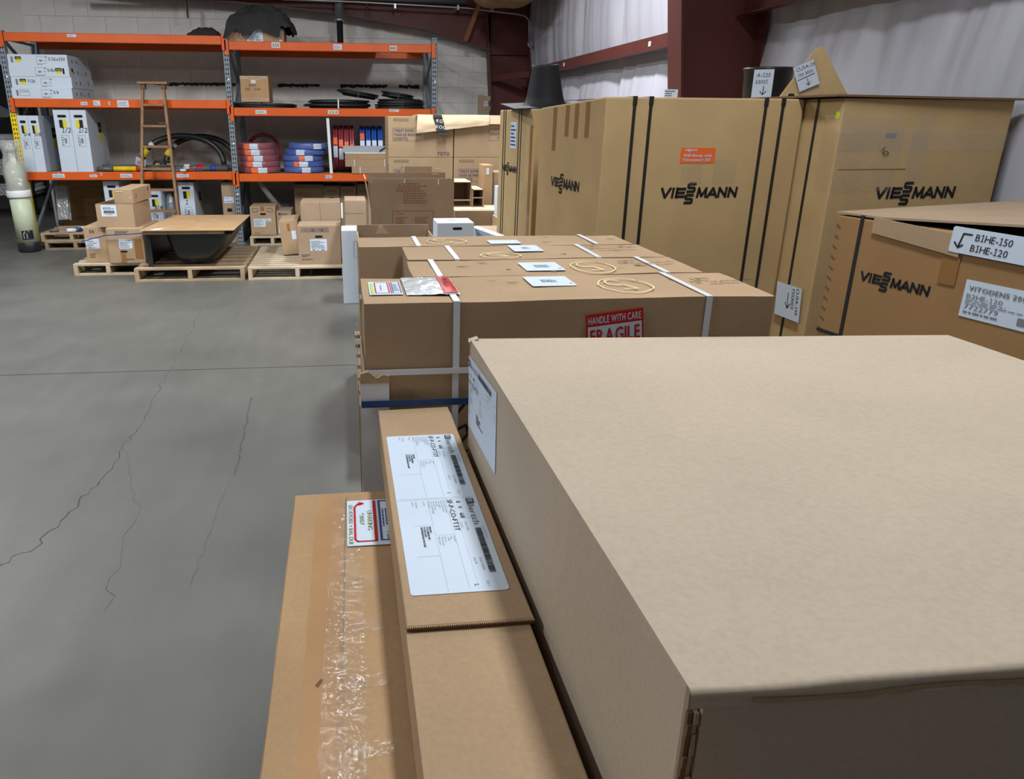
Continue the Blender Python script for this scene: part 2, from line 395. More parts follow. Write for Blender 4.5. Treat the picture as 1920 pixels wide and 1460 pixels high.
# ------------------------------------------------------------------ cartons
def faces(t, w, d, h):
    """sheets on a carton whose origin is the middle of its base: front, left, right, top"""
    return dict(front=Sheet(t, (-w/2, -d/2, 0), (1, 0, 0), (0, 0, 1)), left=Sheet(t, (-w/2, d/2, 0), (0, -1, 0), (0, 0, 1)),
                right=Sheet(t, (w/2, -d/2, 0), (0, 1, 0), (0, 0, 1)), top=Sheet(t, (-w/2, -d/2, h), (1, 0, 0), (0, 1, 0)))
def carton(name, label, loc, w, d, h, m, rz=0.0, cat='box', group=None, bev=0.004, flaps=None, tape=None, bulge=0.0):
    t = thing(name, label, cat, loc, rz, group)
    o = MB().box(-w/2, -d/2, 0, w/2, d/2, h).obj('body', m, t)
    bevel_obj(o, bev, 2)
    F = faces(t, w, d, h)
    if flaps:  # two top flaps meeting along the middle
        g = 0.0015
        if flaps == 'x':
            F['top'].panel('top_flap', 0.004, 0.004, w-.004, d/2-g, m, 0, 0.0025); F['top'].panel('top_flap', 0.004, d/2+g, w-.004, d-.004, m, 0, 0.0025)
        else:
            F['top'].panel('top_flap', 0.004, 0.004, w/2-g, d-.004, m, 0, 0.0025); F['top'].panel('top_flap', w/2+g, 0.004, w-.004, d-.004, m, 0, 0.0025)
    if tape:
        if flaps != 'x':
            F['top'].panel('tape', w/2-.025, 0, w/2+.025, d, tape, 0.003, 0.0005)
            F['front'].panel('tape', w/2-.025, h-.09, w/2+.025, h, tape, 0.0005, 0.0005)
        else:
            F['top'].panel('tape', 0, d/2-.025, w, d/2+.025, tape, 0.003, 0.0005)
    return t, F
def pallet(name, label, x0, y0, x1, y1, z, m=WOOD, rz=0.0, along='x', ntop=7, h=0.135, group='wooden pallets'):
    """planks run along the given axis, stringers across them"""
    cx, cy = (x0+x1)/2, (y0+y1)/2; a, b = (x1-x0), (y1-y0)
    t = thing(name, label, 'pallet', (cx, cy, z), rz, group)
    if along == 'y': a, b = b, a
    def put(nm, bx):
        X0, Y0, Z0, X1, Y1, Z1 = bx
        if along == 'y': X0, Y0, X1, Y1 = -Y1, X0, -Y0, X1
        MB().box(X0, Y0, Z0, X1, Y1, Z1).obj(nm, m, t)
    th = 0.018; pw = min(0.09, b/ntop*0.62)
    for k in range(3):
        xx = -a/2+0.02+k*(a-0.04)/2; put('stringer', (xx-.02, -b/2, th, xx+.02, b/2, h-th))
    for k in range(ntop):
        yy = -b/2+pw/2+k*(b-pw)/(ntop-1); put('deck_plank', (-a/2, yy-pw/2, h-th, a/2, yy+pw/2, h))
    for k in range(3):
        yy = -b/2+pw/2+k*(b-pw)/2; put('bottom_plank', (-a/2, yy-pw/2, 0, a/2, yy+pw/2, th))
    return t
# ================================================================== the building
XW, YB, YC = 2.53, 11.2, 4.79
def ceil_z(x): return 3.60+0.12*(XW-x)
def build_shell():
    # floor: two slabs with a sawn joint between them
    fl = struct(MB().box(-8, -6, -0.12, XW+.2, 18, -0.02).obj('floor', FLOORM))
    MB().box(-8, -6, -0.02, XW+.2, 4.756, 0).obj('slab', FLOORM, fl)
    MB().box(-8, 4.764, -0.02, XW+.2, 18, 0).obj('slab', FLOORM, fl)
    # the long wandering crack and the dark scuffs
    rnd = random.Random(3)
    def ribbon(pts, w, sub, jit):
        out = []
        for i in range(len(pts)-1):
            a, b = Vector(pts[i]), Vector(pts[i+1])
            for k in range(sub): out.append(a.lerp(b, k/sub)+Vector((rnd.uniform(-jit, jit), rnd.uniform(-jit, jit))))
        out.append(Vector(pts[-1])); mb = MB()
        for i in range(len(out)-1):
            a, b = out[i], out[i+1]; d = (b-a).normalized(); e = Vector((-d.y, d.x))*w*rnd.uniform(0.3, 1.2)/2
            mb.add([(a.x-e.x, a.y-e.y, .0006), (b.x-e.x, b.y-e.y, .0006), (b.x+e.x, b.y+e.y, .0006), (a.x+e.x, a.y+e.y, .0006)], [(0, 1, 2, 3)])
        return mb
    ribbon([(-1.23, 6.4), (-1.16, 4.81), (-1.12, 3.89), (-1.12, 3.19), (-1.21, 2.62), (-1.45, 2.3)], 0.0045, 14, 0.018).obj('crack', CRACKM, fl)
    ribbon([(-1.13, 3.6), (-0.9, 2.9), (-0.83, 2.2)], 0.0015, 10, 0.02).obj('crack', CRACKM, fl)
    ribbon([(-0.58, 4.2), (-0.55, 3.5), (-0.54, 3.18)], 0.009, 16, 0.006).obj('scuff', STAINM, fl)
    ribbon([(-0.555, 3.1), (-0.57, 2.75), (-0.575, 2.3)], 0.002, 12, 0.008).obj('scuff', STAINM, fl)
    # back wall of painted blocks, with an opening at its left end
    wb = struct(MB().box(-4.0, YB+.006, 0, XW+.2, YB+.2, 3.9).box(-8, YB+.006, 2.15, -4.0, YB+.2, 3.9).obj('wall_back', JOINTM))
    bw, bh = 0.40, 0.20
    full = MB().box(.0015, 0, .0015, bw-.0015, .02, bh-.0015).mesh('block', BLOCKM)
    half = MB().box(.0015, 0, .0015, bw/2-.0015, .02, bh-.0015).mesh('block', BLOCKM)
    for j in range(16):
        z = 0.13+j*bh-bh*(1)
        if z < 0: continue
        x = -4.0
        if j % 2:
            o = link(bpy.data.objects.new('block', half), wb); o.location = (x, YB-.004+rnd.uniform(-.001, .001), z); x += bw/2
        while x < XW:
            o = link(bpy.data.objects.new('block', full), wb); o.location = (x, YB-.004+rnd.uniform(-.001, .001), z); x += bw
    # ragged black line left on the wall
    for a, b in ((-2.48, -1.25), (-0.86, -0.30), (-0.02, 0.62), (0.78, 1.06)):
        mb = MB(); n = int((b-a)/0.03)
        for i in range(n):
            x = a+(b-a)*i/n; lo = 1.93-(0.018 if rnd.random() < .7 else 0.006)*rnd.uniform(.6, 1.3); hi = 1.953+rnd.uniform(-.004, .006)
            mb.box(x, YB-.009, lo, x+(b-a)/n, YB-.004, hi)
        mb.obj('black_line', INK, wb)
    # side wall: plastic faced insulation bulging between the girts
    rn = Vector((3.1, 1.7, 0))
    def wall(u, v):
        y = -6+u*(YB+6); z = v*3.9
        per = (y % 1.22)/1.22; seam = abs(per-0.5)*2
        bul = 0.075*(1-(1-min(abs(z-2.08), 1)/1)**4)*(1-seam**6)
        wr = 0.022*noise.noise(Vector((y*6+0.9*z, z*0.5, 3)))+0.012*noise.noise(Vector((y*19+2*z, z*0.8, 8)))
        return (XW+0.03-bul+wr, y, z)
    struct(MB().grid(wall, 520, 44).obj('wall_right', INSUL))
    w2 = struct(MB().box(-8.2, -6, 0, -8, 18, 4.6).obj('wall_left', PLAINW))
    w3 = struct(MB().box(-8, -6.2, 0, XW+.2, -6, 4.6).obj('wall_rear', PLAINW))
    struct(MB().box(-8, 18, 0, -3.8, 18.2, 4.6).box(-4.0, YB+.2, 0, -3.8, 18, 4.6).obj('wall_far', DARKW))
    c = MB(); c.hexa([(-8.2, -6, ceil_z(-8.2)), (XW+.2, -6, ceil_z(XW+.2)), (XW+.2, 18, ceil_z(XW+.2)), (-8.2, 18, ceil_z(-8.2))],
                     [(-8.2, -6, ceil_z(-8.2)+.15), (XW+.2, -6, ceil_z(XW+.2)+.15), (XW+.2, 18, ceil_z(XW+.2)+.15), (-8.2, 18, ceil_z(-8.2)+.15)])
    struct(c.obj('ceiling', CEIL))
build_shell()
def lamps():
    where = ['over the big tan carton', 'over the aisle before the right rack bay', 'over the open floor on the left', 'before the left rack bay', 'added as fill over the middle floor',
             'behind the photographer', 'beyond the back wall opening']
    for i, (x, y, z, p) in enumerate(LAMPS):
        t = thing('led_panel_light', 'white LED panel light under the roof '+where[i], 'lamp', (x, y, z), 0, 'LED panel lights')
        MB().box(-.16, -.61, 0, .16, .61, .05).obj('housing', WHITEP, t)
        MB().box(-.14, -.59, -.004, .14, .59, 0).obj('diffuser', LEDM, t)
        for s in (-.4, .4): MB().tube([(0, s, .05), (0, s, ceil_z(x)-z)], .006, 6).obj('hanger', GALV, t)
        ld = bpy.data.lights.new('led', 'AREA'); ld.shape = 'RECTANGLE'; ld.size = .28; ld.size_y = 1.18; ld.energy = p*LAMP_GAIN; ld.color = LAMP_COL
        lo = bpy.data.objects.new('led', ld); link(lo, t); lo.location = (0, 0, -.012)
LAMP_GAIN = 1.0
lamps()
def steel():
    # tapered frame column by the side wall, with the start of its rafter
    def col(nm, label, y, xf, slope, zt, fw):
        t = thing(nm, label, 'column', (XW-.1, y, 0)); ox = XW-.1
        def fx(z): return xf-slope*(z-1.9)-ox
        MB().hexa([(fx(0), -fw, 0), (fx(0)+.014, -fw, 0), (fx(0)+.014, fw, 0), (fx(0), fw, 0)], [(fx(zt), -fw, zt), (fx(zt)+.014, -fw, zt), (fx(zt)+.014, fw, zt), (fx(zt), fw, zt)]).obj('inner_flange', STEEL, t)
        MB().hexa([(fx(0)+.014, -.005, 0), (XW-.02-ox, -.005, 0), (XW-.02-ox, .005, 0), (fx(0)+.014, .005, 0)], [(fx(zt)+.014, -.005, zt), (XW-.02-ox, -.005, zt), (XW-.02-ox, .005, zt), (fx(zt)+.014, .005, zt)]).obj('web', STEEL, t)
        MB().box(XW-.03-ox, -fw, 0, XW-.016-ox, fw, zt).obj('outer_flange', STEEL, t)
        return t, fx, ox
    t, fx, ox = col('steel_column', 'tall dark red tapered steel column rising behind the strapped cartons', YC, 2.0, .113, 3.5, .10)
    # rafter over the camera side
    MB().hexa([(fx(2.55), -.1, 2.55), (fx(2.55), .1, 2.55), (-4.2, .1, 3.15), (-4.2, -.1, 3.15)], [(fx(2.55), -.1, 2.565), (fx(2.55), .1, 2.565), (-4.2, .1, 3.165), (-4.2, -.1, 3.165)]).obj('rafter_flange', STEEL, t)
    MB().hexa([(fx(2.55), -.005, 2.565), (fx(2.55), .005, 2.565), (-4.2, .005, 3.16), (-4.2, -.005, 3.16)], [(fx(2.55), -.005, 3.06), (fx(2.55), .005, 3.06), (-4.2, .005, 3.55), (-4.2, -.005, 3.55)]).obj('rafter_web', STEEL, t)
    t, fx, ox = col('corner_column', 'dark red steel corner column against the block wall', 10.9, 1.985, .082, 3.5, .10)
    MB().box(fx(2.33)+.014, -.06, 2.33, XW-.03-ox, .004, 2.342).obj('stiffener', STEEL, t)
    # the curved lower edge of the end rafter
    P = [(-6.5, 3.25), (-4.2, 3.06), (-2.4, 2.955), (-1.0, 2.86), (-.1, 2.785), (.45, 2.71), (1.16, 2.60), (1.98, 2.38)]
    r = thing('end_rafter', 'dark red tapered roof beam along the block wall above the racks', 'beam', (0, 10.9, 2.38))
    web = MB(); fl = MB()
    for (xa, za), (xb, zb) in zip(P, P[1:]):
        za -= 2.38; zb -= 2.38
        ha, hb = ceil_z(xa)-2.38-.02, ceil_z(xb)-2.38-.02
        web.hexa([(xa, -.005, za), (xb, -.005, zb), (xb, .005, zb), (xa, .005, za)], [(xa, -.005, ha), (xb, -.005, hb), (xb, .005, hb), (xa, .005, ha)])
        fl.hexa([(xa, -.09, za), (xb, -.09, zb), (xb, .09, zb), (xa, .09, za)], [(xa, -.09, za+.013), (xb, -.09, zb+.013), (xb, .09, zb+.013), (xa, .09, za+.013)])
    web.obj('web', STEEL, r); fl.obj('lower_flange', STEEL, r)
    for x in (-1.9, .35): MB().box(x-.006, -.085, .32, x+.006, -.005, .75).obj('stiffener', STEEL, r)
    for z in (.02, .12): MB().tube([(1.93, -.09, z), (1.93, -.12, z)], .014, 6).obj('bolt', STEEL, r)
    b = tag(MB().bar((1.605, 10.62, 2.47), (1.80, 10.5, 3.0), .055, .03, up=(0, 1, 0)).obj('flange_brace', mat('brace_brown', (0.20, 0.075, 0.035), rough=.6)), 'brown diagonal brace hanging from the end rafter beside the corner', 'brace')
    # girts along the side wall
    for nm, lab, y0, y1, dz in (('wall_girt', 'red steel girt on the insulated wall between the two columns', YC+.02, 10.62, 0), ('wall_girt', 'red steel girt on the insulated wall right of the tall column', -1.0, YC-.02, .085)):
        g = thing(nm, lab, 'girt', (2.4, (y0+y1)/2, 2.03+dz), 0, 'wall girts'); q = (y1-y0)/2
        MB().box(0, -q, 0, .006, q, .095).obj('web', STEEL, g)
        MB().box(0, -q, .095, .13, q, .101).obj('top_flange', STEEL, g)
        MB().box(-.05, -q, -.006, 0.006, q, 0).obj('lower_flange', STEEL, g)
        if dz == 0 and y0 > 0:
            s = Sheet(g, (0, q, 0), (0, -1, 0), (0, 0, 1))
            for yy in (1.9, 4.35): s.panel('sticker', yy, .035, yy+.05, .07, PAPER, .001)
    g = tag(MB().bar((2.36, 10.15, 2.06), (2.0, 10.79, 2.03), .02, .075).obj('corner_girt_strut', STEEL), 'short red steel strut joining the girt to the corner column', 'girt')
    # conduit along the rafter, bending down the side wall
    c = thing('electrical_conduit', 'thin grey metal conduit along the end rafter bending down at the corner', 'conduit', (1.2, 10.6, 2.7))
    pts = [(-1.9, .0, .20), (-1.0, 0, .19), (.4, 0, .15), (1.08, 0, .09), (1.18, 0, .07), (1.225, 0, .025), (1.235, 0, -.03), (1.238, 0, -.24)]
    MB().tube(pts, .011, 8).obj('pipe', GALV, c)
    MB().tube([(1.238, 0, -.24), (1.238, 0, -.27), (1.26, 0, -.29), (1.29, .0, -.29)], .017, 8).obj('elbow', GREYP, c)
    MB().tube([(1.29, .0, -.23), (1.29, 0, -.32)], .012, 8).obj('elbow', GREYP, c)
    for x in (-.5, .3, .75): MB().box(x-.012, -.016, .125, x+.012, .3, .16+.02).obj('clip', GALV, c)
    c = tag(MB().tube([(-3.2, 10.7, 2.95), (0.1, 10.7, 2.955), (1.62, 10.65, 2.93)], .035, 10).obj('roof_pipe', GREYPIPE), 'thick dark grey pipe along the underside of the roof', 'pipe')
    # torn kraft faced insulation under the roof in the corner
    def flap(u, v): return (1.40+1.02*u, 8.4+2.3*v, 2.745+.80*abs(2*u-1)**5+.75*abs(2*v-.9)**4+.035*noise.noise(Vector((u*5, v*5, 1))))
    t = thing('hanging_insulation', 'brown kraft faced insulation sagging from the roof in the corner', 'insulation', (1.9, 9.3, 2.7))
    mb = MB().grid(lambda u, v: Vector(flap(u, v))-Vector((1.9, 9.3, 2.7)), 14, 10)
    mb.grid(lambda u, v: Vector(flap(u, v))-Vector((1.9, 9.3, 2.64)), 14, 10); mb.obj('kraft_facing', KRAFTI, t)
    def fluff(u, v): return (-.42+.20*u+.02*noise.noise(Vector((u*9, v*9, 2))), -.55+.3*v, .05+.02*noise.noise(Vector((u*14, v*14, 5))))
    MB().grid(fluff, 12, 8).obj('fibreglass', FOAMW, t)
    # down pipe standing over the right rack bay
    d = thing('drain_pipe', 'dark vertical drain pipe behind the top shelf of the right rack bay', 'pipe', (0.0, 10.70, 2.367))
    MB().lathe([(.047, 0), (.047, .06), (.04, .06), (.04, .45)], n=16).obj('pipe', BLKPIPE, d)
    MB().lathe([(.056, .32), (.056, .85)], n=16).obj('upper_pipe', GREYPIPE, d)
    MB().lathe([(.06, .31), (.06, .34)], n=16).obj('coupling', GALV, d)
    # timber offcuts standing by the corner column
    k = thing('timber_frame', 'short wooden frame standing against the corner column', 'timber', (1.86, 10.72, 0))
    MB().box(-.05, -.02, 0, .02, .02, 1.82).obj('post', WOODG, k)
    for z in (1.42, 1.62, 1.75): MB().box(.02, -.02, z, .11, .02, z+.06).obj('rail', WOODG, k)
steel()
# ================================================================== pallet rack
YR, YD = 9.97, 1.07
BAY1 = dict(x0=-3.81, x1=-1.385, z=(2.42, 1.715, .888)); BAY2 = dict(x0=-1.31, x1=1.095, z=(2.366, 1.634, .864))
def rack():
    t = thing('pallet_rack', 'two bay orange and grey steel pallet rack along the block wall', 'rack', (-1.345, YR, 0))
    ox = -1.345
    def post(x0, x1, yf, z0, z1, m, front=True):
        """C shaped post whose face is pierced by two columns of slots"""
        mb = MB(); w = x1-x0; n = int((z1-z0)/.05); hw, hh = .007, .012
        for i in range(n):
            za, zb = z0+i*(z1-z0)/n, z0+(i+1)*(z1-z0)/n; zc = (za+zb)/2
            for c in (0, 1):
                xa, xb = x0+c*w/2, x0+(c+1)*w/2; xc = (xa+xb)/2+(.005 if c == 0 else -.005)
                o = [(xa, yf, za), (xb, yf, za), (xb, yf, zb), (xa, yf, zb)]
                k = [(xc-hw*.6, yf, zc-hh), (xc+hw*.6, yf, zc-hh), (xc+hw, yf, zc+hh), (xc-hw, yf, zc+hh)]
                mb.add(o+k, [(0, 1, 5, 4), (1, 2, 6, 5), (2, 3, 7, 6), (3, 0, 4, 7)])
        mb.box(x0, yf, z0, x0+.003, yf+.07, z1); mb.box(x1-.003, yf, z0, x1, yf+.07, z1)
        mb.box(x0+.003, yf+.02, z0, x1-.003, yf+.021, z1)
        return mb
    for (x0, x1), yel in (((-3.887, -3.812), True), ((-1.383, -1.311), False), ((1.097, 1.165), False)):
        x0 -= ox; x1 -= ox
        f = bpy.data.objects.new('upright_frame', None); link(f, t)
        if yel:
            post(x0, x1, 0, 1.55, 2.44, RACKG).obj('post', RACKG, f); post(x0, x1, 0, 0, 1.55, RACKY).obj('post', RACKY, f)
        else: post(x0, x1, 0, 0, 2.44, RACKG).obj('post', RACKG, f)
        MB().box(x0+.005, .019, 0, x1-.005, .022, 2.4).obj('slot_shade', DARKIN, f)  # black sheet painting the shade seen through the post's slots
        MB().box(x0, YD-.07, 0, x1, YD, 2.44).obj('post', RACKG, f)
        xc = (x0+x1)/2
        for za, zb in ((.15, .75), (.75, 1.35), (1.35, 1.95), (1.95, 2.36)):
            s = 1 if int(za*10) % 12 < 6 else -1
            p, q = (.07, YD-.07) if s > 0 else (YD-.07, .07)
            MB().bar((xc, p, za), (xc, q, zb), .03, .025).obj('brace', RACKG, f)
        for z in (.12, 2.36): MB().bar((xc, .07, z), (xc, YD-.07, z), .03, .025).obj('brace', RACKG, f)
        MB().box(x0-.02, -.02, 0, x1+.02, .09, .006).obj('foot_plate', RACKG, f)
        for z in (.62, 1.22, 1.95): MB().tube([(xc+.008, -.004, z), (xc+.008, .003, z)], .012, 8).obj('white_dot', WHITEP, f)
    labs = {}
    for bi, B in enumerate((BAY1, BAY2)):
        a, b = B['x0']-ox, B['x1']-ox
        for li, z in enumerate(B['z']):
            for bk in (0, 1):
                bm = bpy.data.objects.new('beam', None); link(bm, t)
                y0, y1 = (-.012, .04) if not bk else (YD-.04, YD+.005)
                o = MB().box(a+.004, y0, z-.096, b-.004, y1, z).obj('beam_body', ORANGE, bm); bevel_obj(o, .006, 1)
                if not bk:
                    for xx, s in ((a, 1), (b, -1)):
                        MB().box(min(xx, xx-s*.045), y0-.004, z-.155, max(xx, xx-s*.045), y0+.004, z+.012).obj('end_connector', ORANGE, bm)
                        MB().tube([(xx+s*.05, y0-.004, z-.04), (xx+s*.05, y0+.003, z-.04)], .008, 8).obj('bolt', INKG, bm)
                    labs[(bi, li)] = Sheet(bm, (a, y0, z-.096), (1, 0, 0), (0, 0, 1))
            # deck boards; the top deck of the right bay has a gap near its right end
            spans = [(a+.01, b-.01)] if not (bi == 1 and li == 0) else [(a+.01, b-.62), (b-.22, b-.01)]
            for p, q in spans:
                n = max(1, round((q-p)/.8))
                for k in range(n): MB().box(p+(q-p)*k/n+.002, .04, z-.022, p+(q-p)*(k+1)/n-.002, YD-.04, z-.004).obj('deck_board', DECK, t)
    def st(key, x, y, w, h, txt=None, m=PAPER, ink=INK):
        s = labs[key]; s.panel('shelf_label', x, y, x+w, y+h, m, .0, .0015)
        if txt: s.prints('label_print', [('fit', txt, x+w*.12, y+h*.25, x+w*.88, y+h*.75, True)], ink, .003)
        else: s.prints('label_print', scrawl(x+w*.1, y+h*.15, x+w*.9, y+h*.85, 3, int(x*100)), INKG, .003)
    st((0, 0), .70, .055, .10, .03)
    st((0, 1), .745, .03, .075, .035, 'F 10L'); st((0, 1), .89, .025, .075, .055); st((0, 1), 1.06, .03, .018, .04, '1'); st((0, 1), 1.16, .01, .13, .075)
    st((0, 2), .30, .03, .14, .045); st((0, 2), .365, .076, .02, .015, 'E'); st((0, 2), .73, .035, .085, .032, 'FA5-'); st((0, 2), .855, .055, .025, .03, 'E'); st((0, 2), 1.09, .03, .14, .045); st((0, 2), 1.755, .03, .145, .042)
    st((1, 0), .50, .03, .10, .06, '115', PAPER2, INKB); st((1, 0), 1.225, .02, .10, .06, None, PAPER); st((1, 0), 1.90, .02, .085, .055, '801', PAPER2, INKB)
    st((1, 1), .26, .025, .13, .045, None, PAPER2); st((1, 1), 1.13, .03, .13, .045, '114', PAPER2, INKB); st((1, 1), 1.88, .06, .12, .03, None, PAPER2)
    st((1, 2), 1.07, .04, .08, .035, 'FA1')
rack()
# ------------------------------------------------------------------ things on the rack
def vbox_logo(F, x, y, w, side=False, sc=1.0):
    """square black and yellow maker's mark"""
    F.panel('logo_black', x, y, x+w, y+w, INK, .0, .0015); F.panel('logo_yellow', x, y-w*.95, x+w, y-w*.03, YEL, 0, .0015)
    F.prints('logo_print', [('fit', 'viega', x+w*.12, y+w*.38, x+w*.88, y+w*.62, True)], YEL, .003)
def flat_cartons():
    for k in range(4):
        z = BAY1['z'][1]+k*.1195+.0005
        t, F = carton('fittings_carton', ['white flat carton lying on the shelf, bottom of the stack of four', 'second white flat carton from the shelf in the stack of four',
            'third white flat carton from the shelf in the stack of four', 'white flat carton on top of the stack of four'][k], (-3.482+(0, .008, -.003, -.01)[k], YR+.42, z), .672, .80+(.05, .02, .03, 0)[k], .119, WB, group='stack of white flat cartons', bev=.003)
        f = F['front']; sd = F['right']
        if k == 2:
            f.panel('hand_slot', .60, .028, .62, .095, DARKIN, 0, .0012, .009); xs = .52; lx = .30
        else:
            f.panel('hand_slot', .05, .028, .075, .095, INKG, 0, .0012, .009); xs = .095; lx = .33
        if k: 
            f.panel('logo_black', xs, .065, xs+.07, .095, INK, 0, .0012); f.panel('logo_yellow', xs+.005, .035, xs+.068, .064, YEL, 0, .0012)
            f.prints('logo_print', [('fit', 'viega', xs+.008, .072, xs+.062, .088, True)], YEL, .003)
        else: f.prints('printed_text', [('fit', 'SYSTEMS', xs, .07, xs+.09, .085, True)]+[('fr', xs-.005, .03, xs+.1, .1, .002)], INKG, .003)
        f.prints('shipping_print', [('fr', lx, .02, lx+.11, .10, .002), ('r', lx+.03, .045, lx+.065, .062), ('r', lx+.085, .05, lx+.1, .056), ('r', lx+.10, .088, lx+.125, .096)]+scrawl(lx+.004, .008, lx+.10, .02, 1, k), INKG, .003)
        f.prints('handwriting', [('t', ['5/6', '7/16', '5/8x100', '5/16x250'][k], lx+.13 if k != 1 else .18, .055, .035, False, .2)], MARK, .003)
        for yy, hh in ((.14, .03), (.30, .04), (.42, .012), (.60, .045)): sd.prints('side_print', [('r', yy, .04, yy+.03, .04+hh)], INKG, .003)
        if k == 2: sd.panel('logo_black', .09, .06, .14, .10, INK, 0, .0012); sd.panel('logo_yellow', .09, .03, .14, .058, YEL, 0, .0012)
def tall_carton(label, x0, x1, z0, h, d, y, group, mark='1/2', slot=True, side=False, mir=False):
    w = x1-x0
    t, F = carton('fittings_carton', label, ((x0+x1)/2, y+d/2, z0), w, d, h, WB, group=group, bev=.003)
    f = F['front']
    f.panel('hand_slot', w*.24, h-.085, w*.78, h-.055, DARKIN, 0, .0012, .012)
    q = min(.05, w*.22); a, b = (w*.30, w*.30+q) if not mir else (w*.30+q, w*.30)
    f.panel('logo_black', a, h-.20, a+q, h-.11, INK, 0, .0012); f.panel('logo_yellow', b, h-.20, b+q, h-.11, YEL, 0, .0012)
    f.prints('shipping_print', [('fr', w*.3, h*.42, w*.78, h*.60, .002), ('r', w*.5, h*.47, w*.62, h*.55)]+scrawl(w*.33, h*.43, w*.48, h*.58, 4, int(x0*100)), INKG, .003)
    f.prints('handwriting', [('t', mark, w*.40, h*.64 if h > .5 else h*.3, min(.06, w*.35), False, .15)], MARK, .003)
    if side: vbox_logo(F['right'], d*.55, h-.26, .12)
    return t
flat_cartons()
def left_bay():
    z = BAY1['z'][2]+.0005; g = 'white cartons standing on the lower shelf of the left bay'
    tall_carton('narrow white upright carton nearest the yellow rack post', -3.815, -3.695, z, .64, .70, YR+.0, g, '3/4')
    tall_carton('narrow white upright carton, second from the yellow rack post', -3.693, -3.575, z, .64, .70, YR+.0, g, '5/8', side=True)
    tall_carton('taller white upright carton with a narrow gap on its left', -3.400, -3.215, z, .705, .74, YR+.0, g, '1/2')
    tall_carton('taller white upright carton with its grey side facing the ladder', -3.212, -3.028, z, .705, .74, YR+.0, g, '1/2', side=True, mir=True)
    # curved black hoses propped as an arch
    def arch(label, xs, y, r, h, lean):
        t = thing('arched_hose', label, 'hose', ((xs[0]+xs[1])/2, y, z), 0, 'arched black hoses'); q = (xs[1]-xs[0])/2
        pts = []
        for i in range(25):
            a = math.pi*i/24; pts.append((-q*math.cos(a), lean*math.sin(a), r+h*math.sin(a)**0.85))
        MB().tube(pts, r, 10).obj('hose', BLKPIPE, t)
        MB().tube(pts[2:5], r*1.25, 10).obj('collar', TOOLY, t); MB().tube(pts[5:7], r*1.04, 10).obj('printed_band', FOAMW, t)
        return t
    arch('nearer black hose arched over the lower shelf with a yellow collar', (-2.58, -1.55), YR+.50, .036, .37, .12)
    arch('farther black hose arched over the lower shelf behind the ladder', (-2.32, -1.42), YR+.72, .036, .36, .10)
    # straight grey pipes lying along the shelf
    for i, (a, b, y, lab) in enumerate(((-3.0, -1.42, YR+.30, 'long dark grey pipe lying farthest back on the lower shelf'), (-2.9, -1.45, YR+.16, 'dark grey pipe lying in the middle of the lower shelf'), (-2.35, -1.75, YR+.06, 'thin grey pipe with white tags at the front of the lower shelf'))):
        t = thing('grey_pipe', lab, 'pipe', ((a+b)/2, y, z), 0, 'pipes lying on the lower shelf'); r = (.035, .03, .015)[i]
        MB().tube([(-(b-a)/2, 0, r), ((b-a)/2, 0, r)], r, 12).obj('tube', GREYPIPE, t)
        for k in range(3):
            x = (b-a)/2*(.25+.22*k) if i < 2 else (b-a)/2*(.1+.3*k)
            MB().tube([(x, 0, r), (x+.07, 0, r)], r*1.06, 12).obj('wrap_label', (WHITEP, RED, BLUE)[k], t)
    # press tools with yellow handles
    for i, (x, y, lab) in enumerate(((-2.66, YR+.07, 'yellow handled press tool at the front edge of the lower shelf'), (-2.74, YR+.17, 'yellow handled press tool behind the other one'))):
        t = thing('press_tool', lab, 'tool', (x, y, z), 0, 'press tools')
        MB().tube([(-.33, .0, .03), (-.16, 0, .03)], .028, 10).obj('grey_barrel', GREYPIPE, t)
        MB().tube([(-.15, .0, .032), (.12, 0, .032)], .030, 10).obj('handle', TOOLY, t)
        MB().tube([(.12, .0, .035), (.19, 0, .035)], .034, 10).obj('head', REDHOUS, t); MB().tube([(.19, .0, .04), (.21, 0, .04)], .024, 10).obj('jaw', BLKP, t)
    for i, (x, lab) in enumerate(((-2.36, 'small yellow and black wheel fitting left on the lower shelf'), (-2.22, 'small yellow and black wheel fitting right on the lower shelf'))):
        t = thing('pipe_clamp', lab, 'clamp', (x, YR+.40, z), 0, 'small fittings')
        MB().torus((0, 0, .062), .045, .016, 18, 8, 'y').obj('rim', BLKP, t); MB().lathe([(.03, 0), (.03, .03)], (0, 0, .045), 12).obj('hub', TOOLY, t)
    s = thing('paper_tag', 'white paper tag leaning by the yellow tool handles', 'tag', (-2.50, YR+.09, z+.062), tilt=(R(25), R(20), 0))
    MB().box(-.06, 0, 0, .06, .0015, .11).obj('card', PAPER, s); Sheet(s, (-.06, 0, 0), (1, 0, 0), (0, 0, 1)).prints('handwriting', scrawl(.02, .02, .10, .07, 2, 4), MARK, .002)
    hk = thing('wire_hook', 'short wire hook hanging under the middle beam behind the ladder', 'hook', (-2.13, YR+.12, 1.45))
    MB().tube([(0, 0, .17), (0, 0, 0)], .006, 6).obj('wire', GALV, hk); MB().tube([(-.13, 0, 0), (.03, 0, 0)], .012, 6).obj('crossbar', INKB, hk)
    # below the lower shelf
    tall_carton('white upright carton under the shelf behind the stacked brown boxes', -2.973, -2.785, .001, .775, .60, YR+.10, 'white cartons under the left bay', '1/4')
    tall_carton('shorter white upright carton under the shelf seen between ladder rungs', -2.465, -2.29, .001, .66, .60, YR+.10, 'white cartons under the left bay', '3/4')
    tall_carton('white upright carton under the shelf just right of the ladder', -2.08, -1.89, .001, .755, .60, YR+.10, 'white cartons under the left bay', '1', side=True)
    t, F = carton('hand_hole_carton', 'tall narrow brown carton beside the middle rack post', (-1.472, YR+.40, .001), .155, .62, .755, KG)
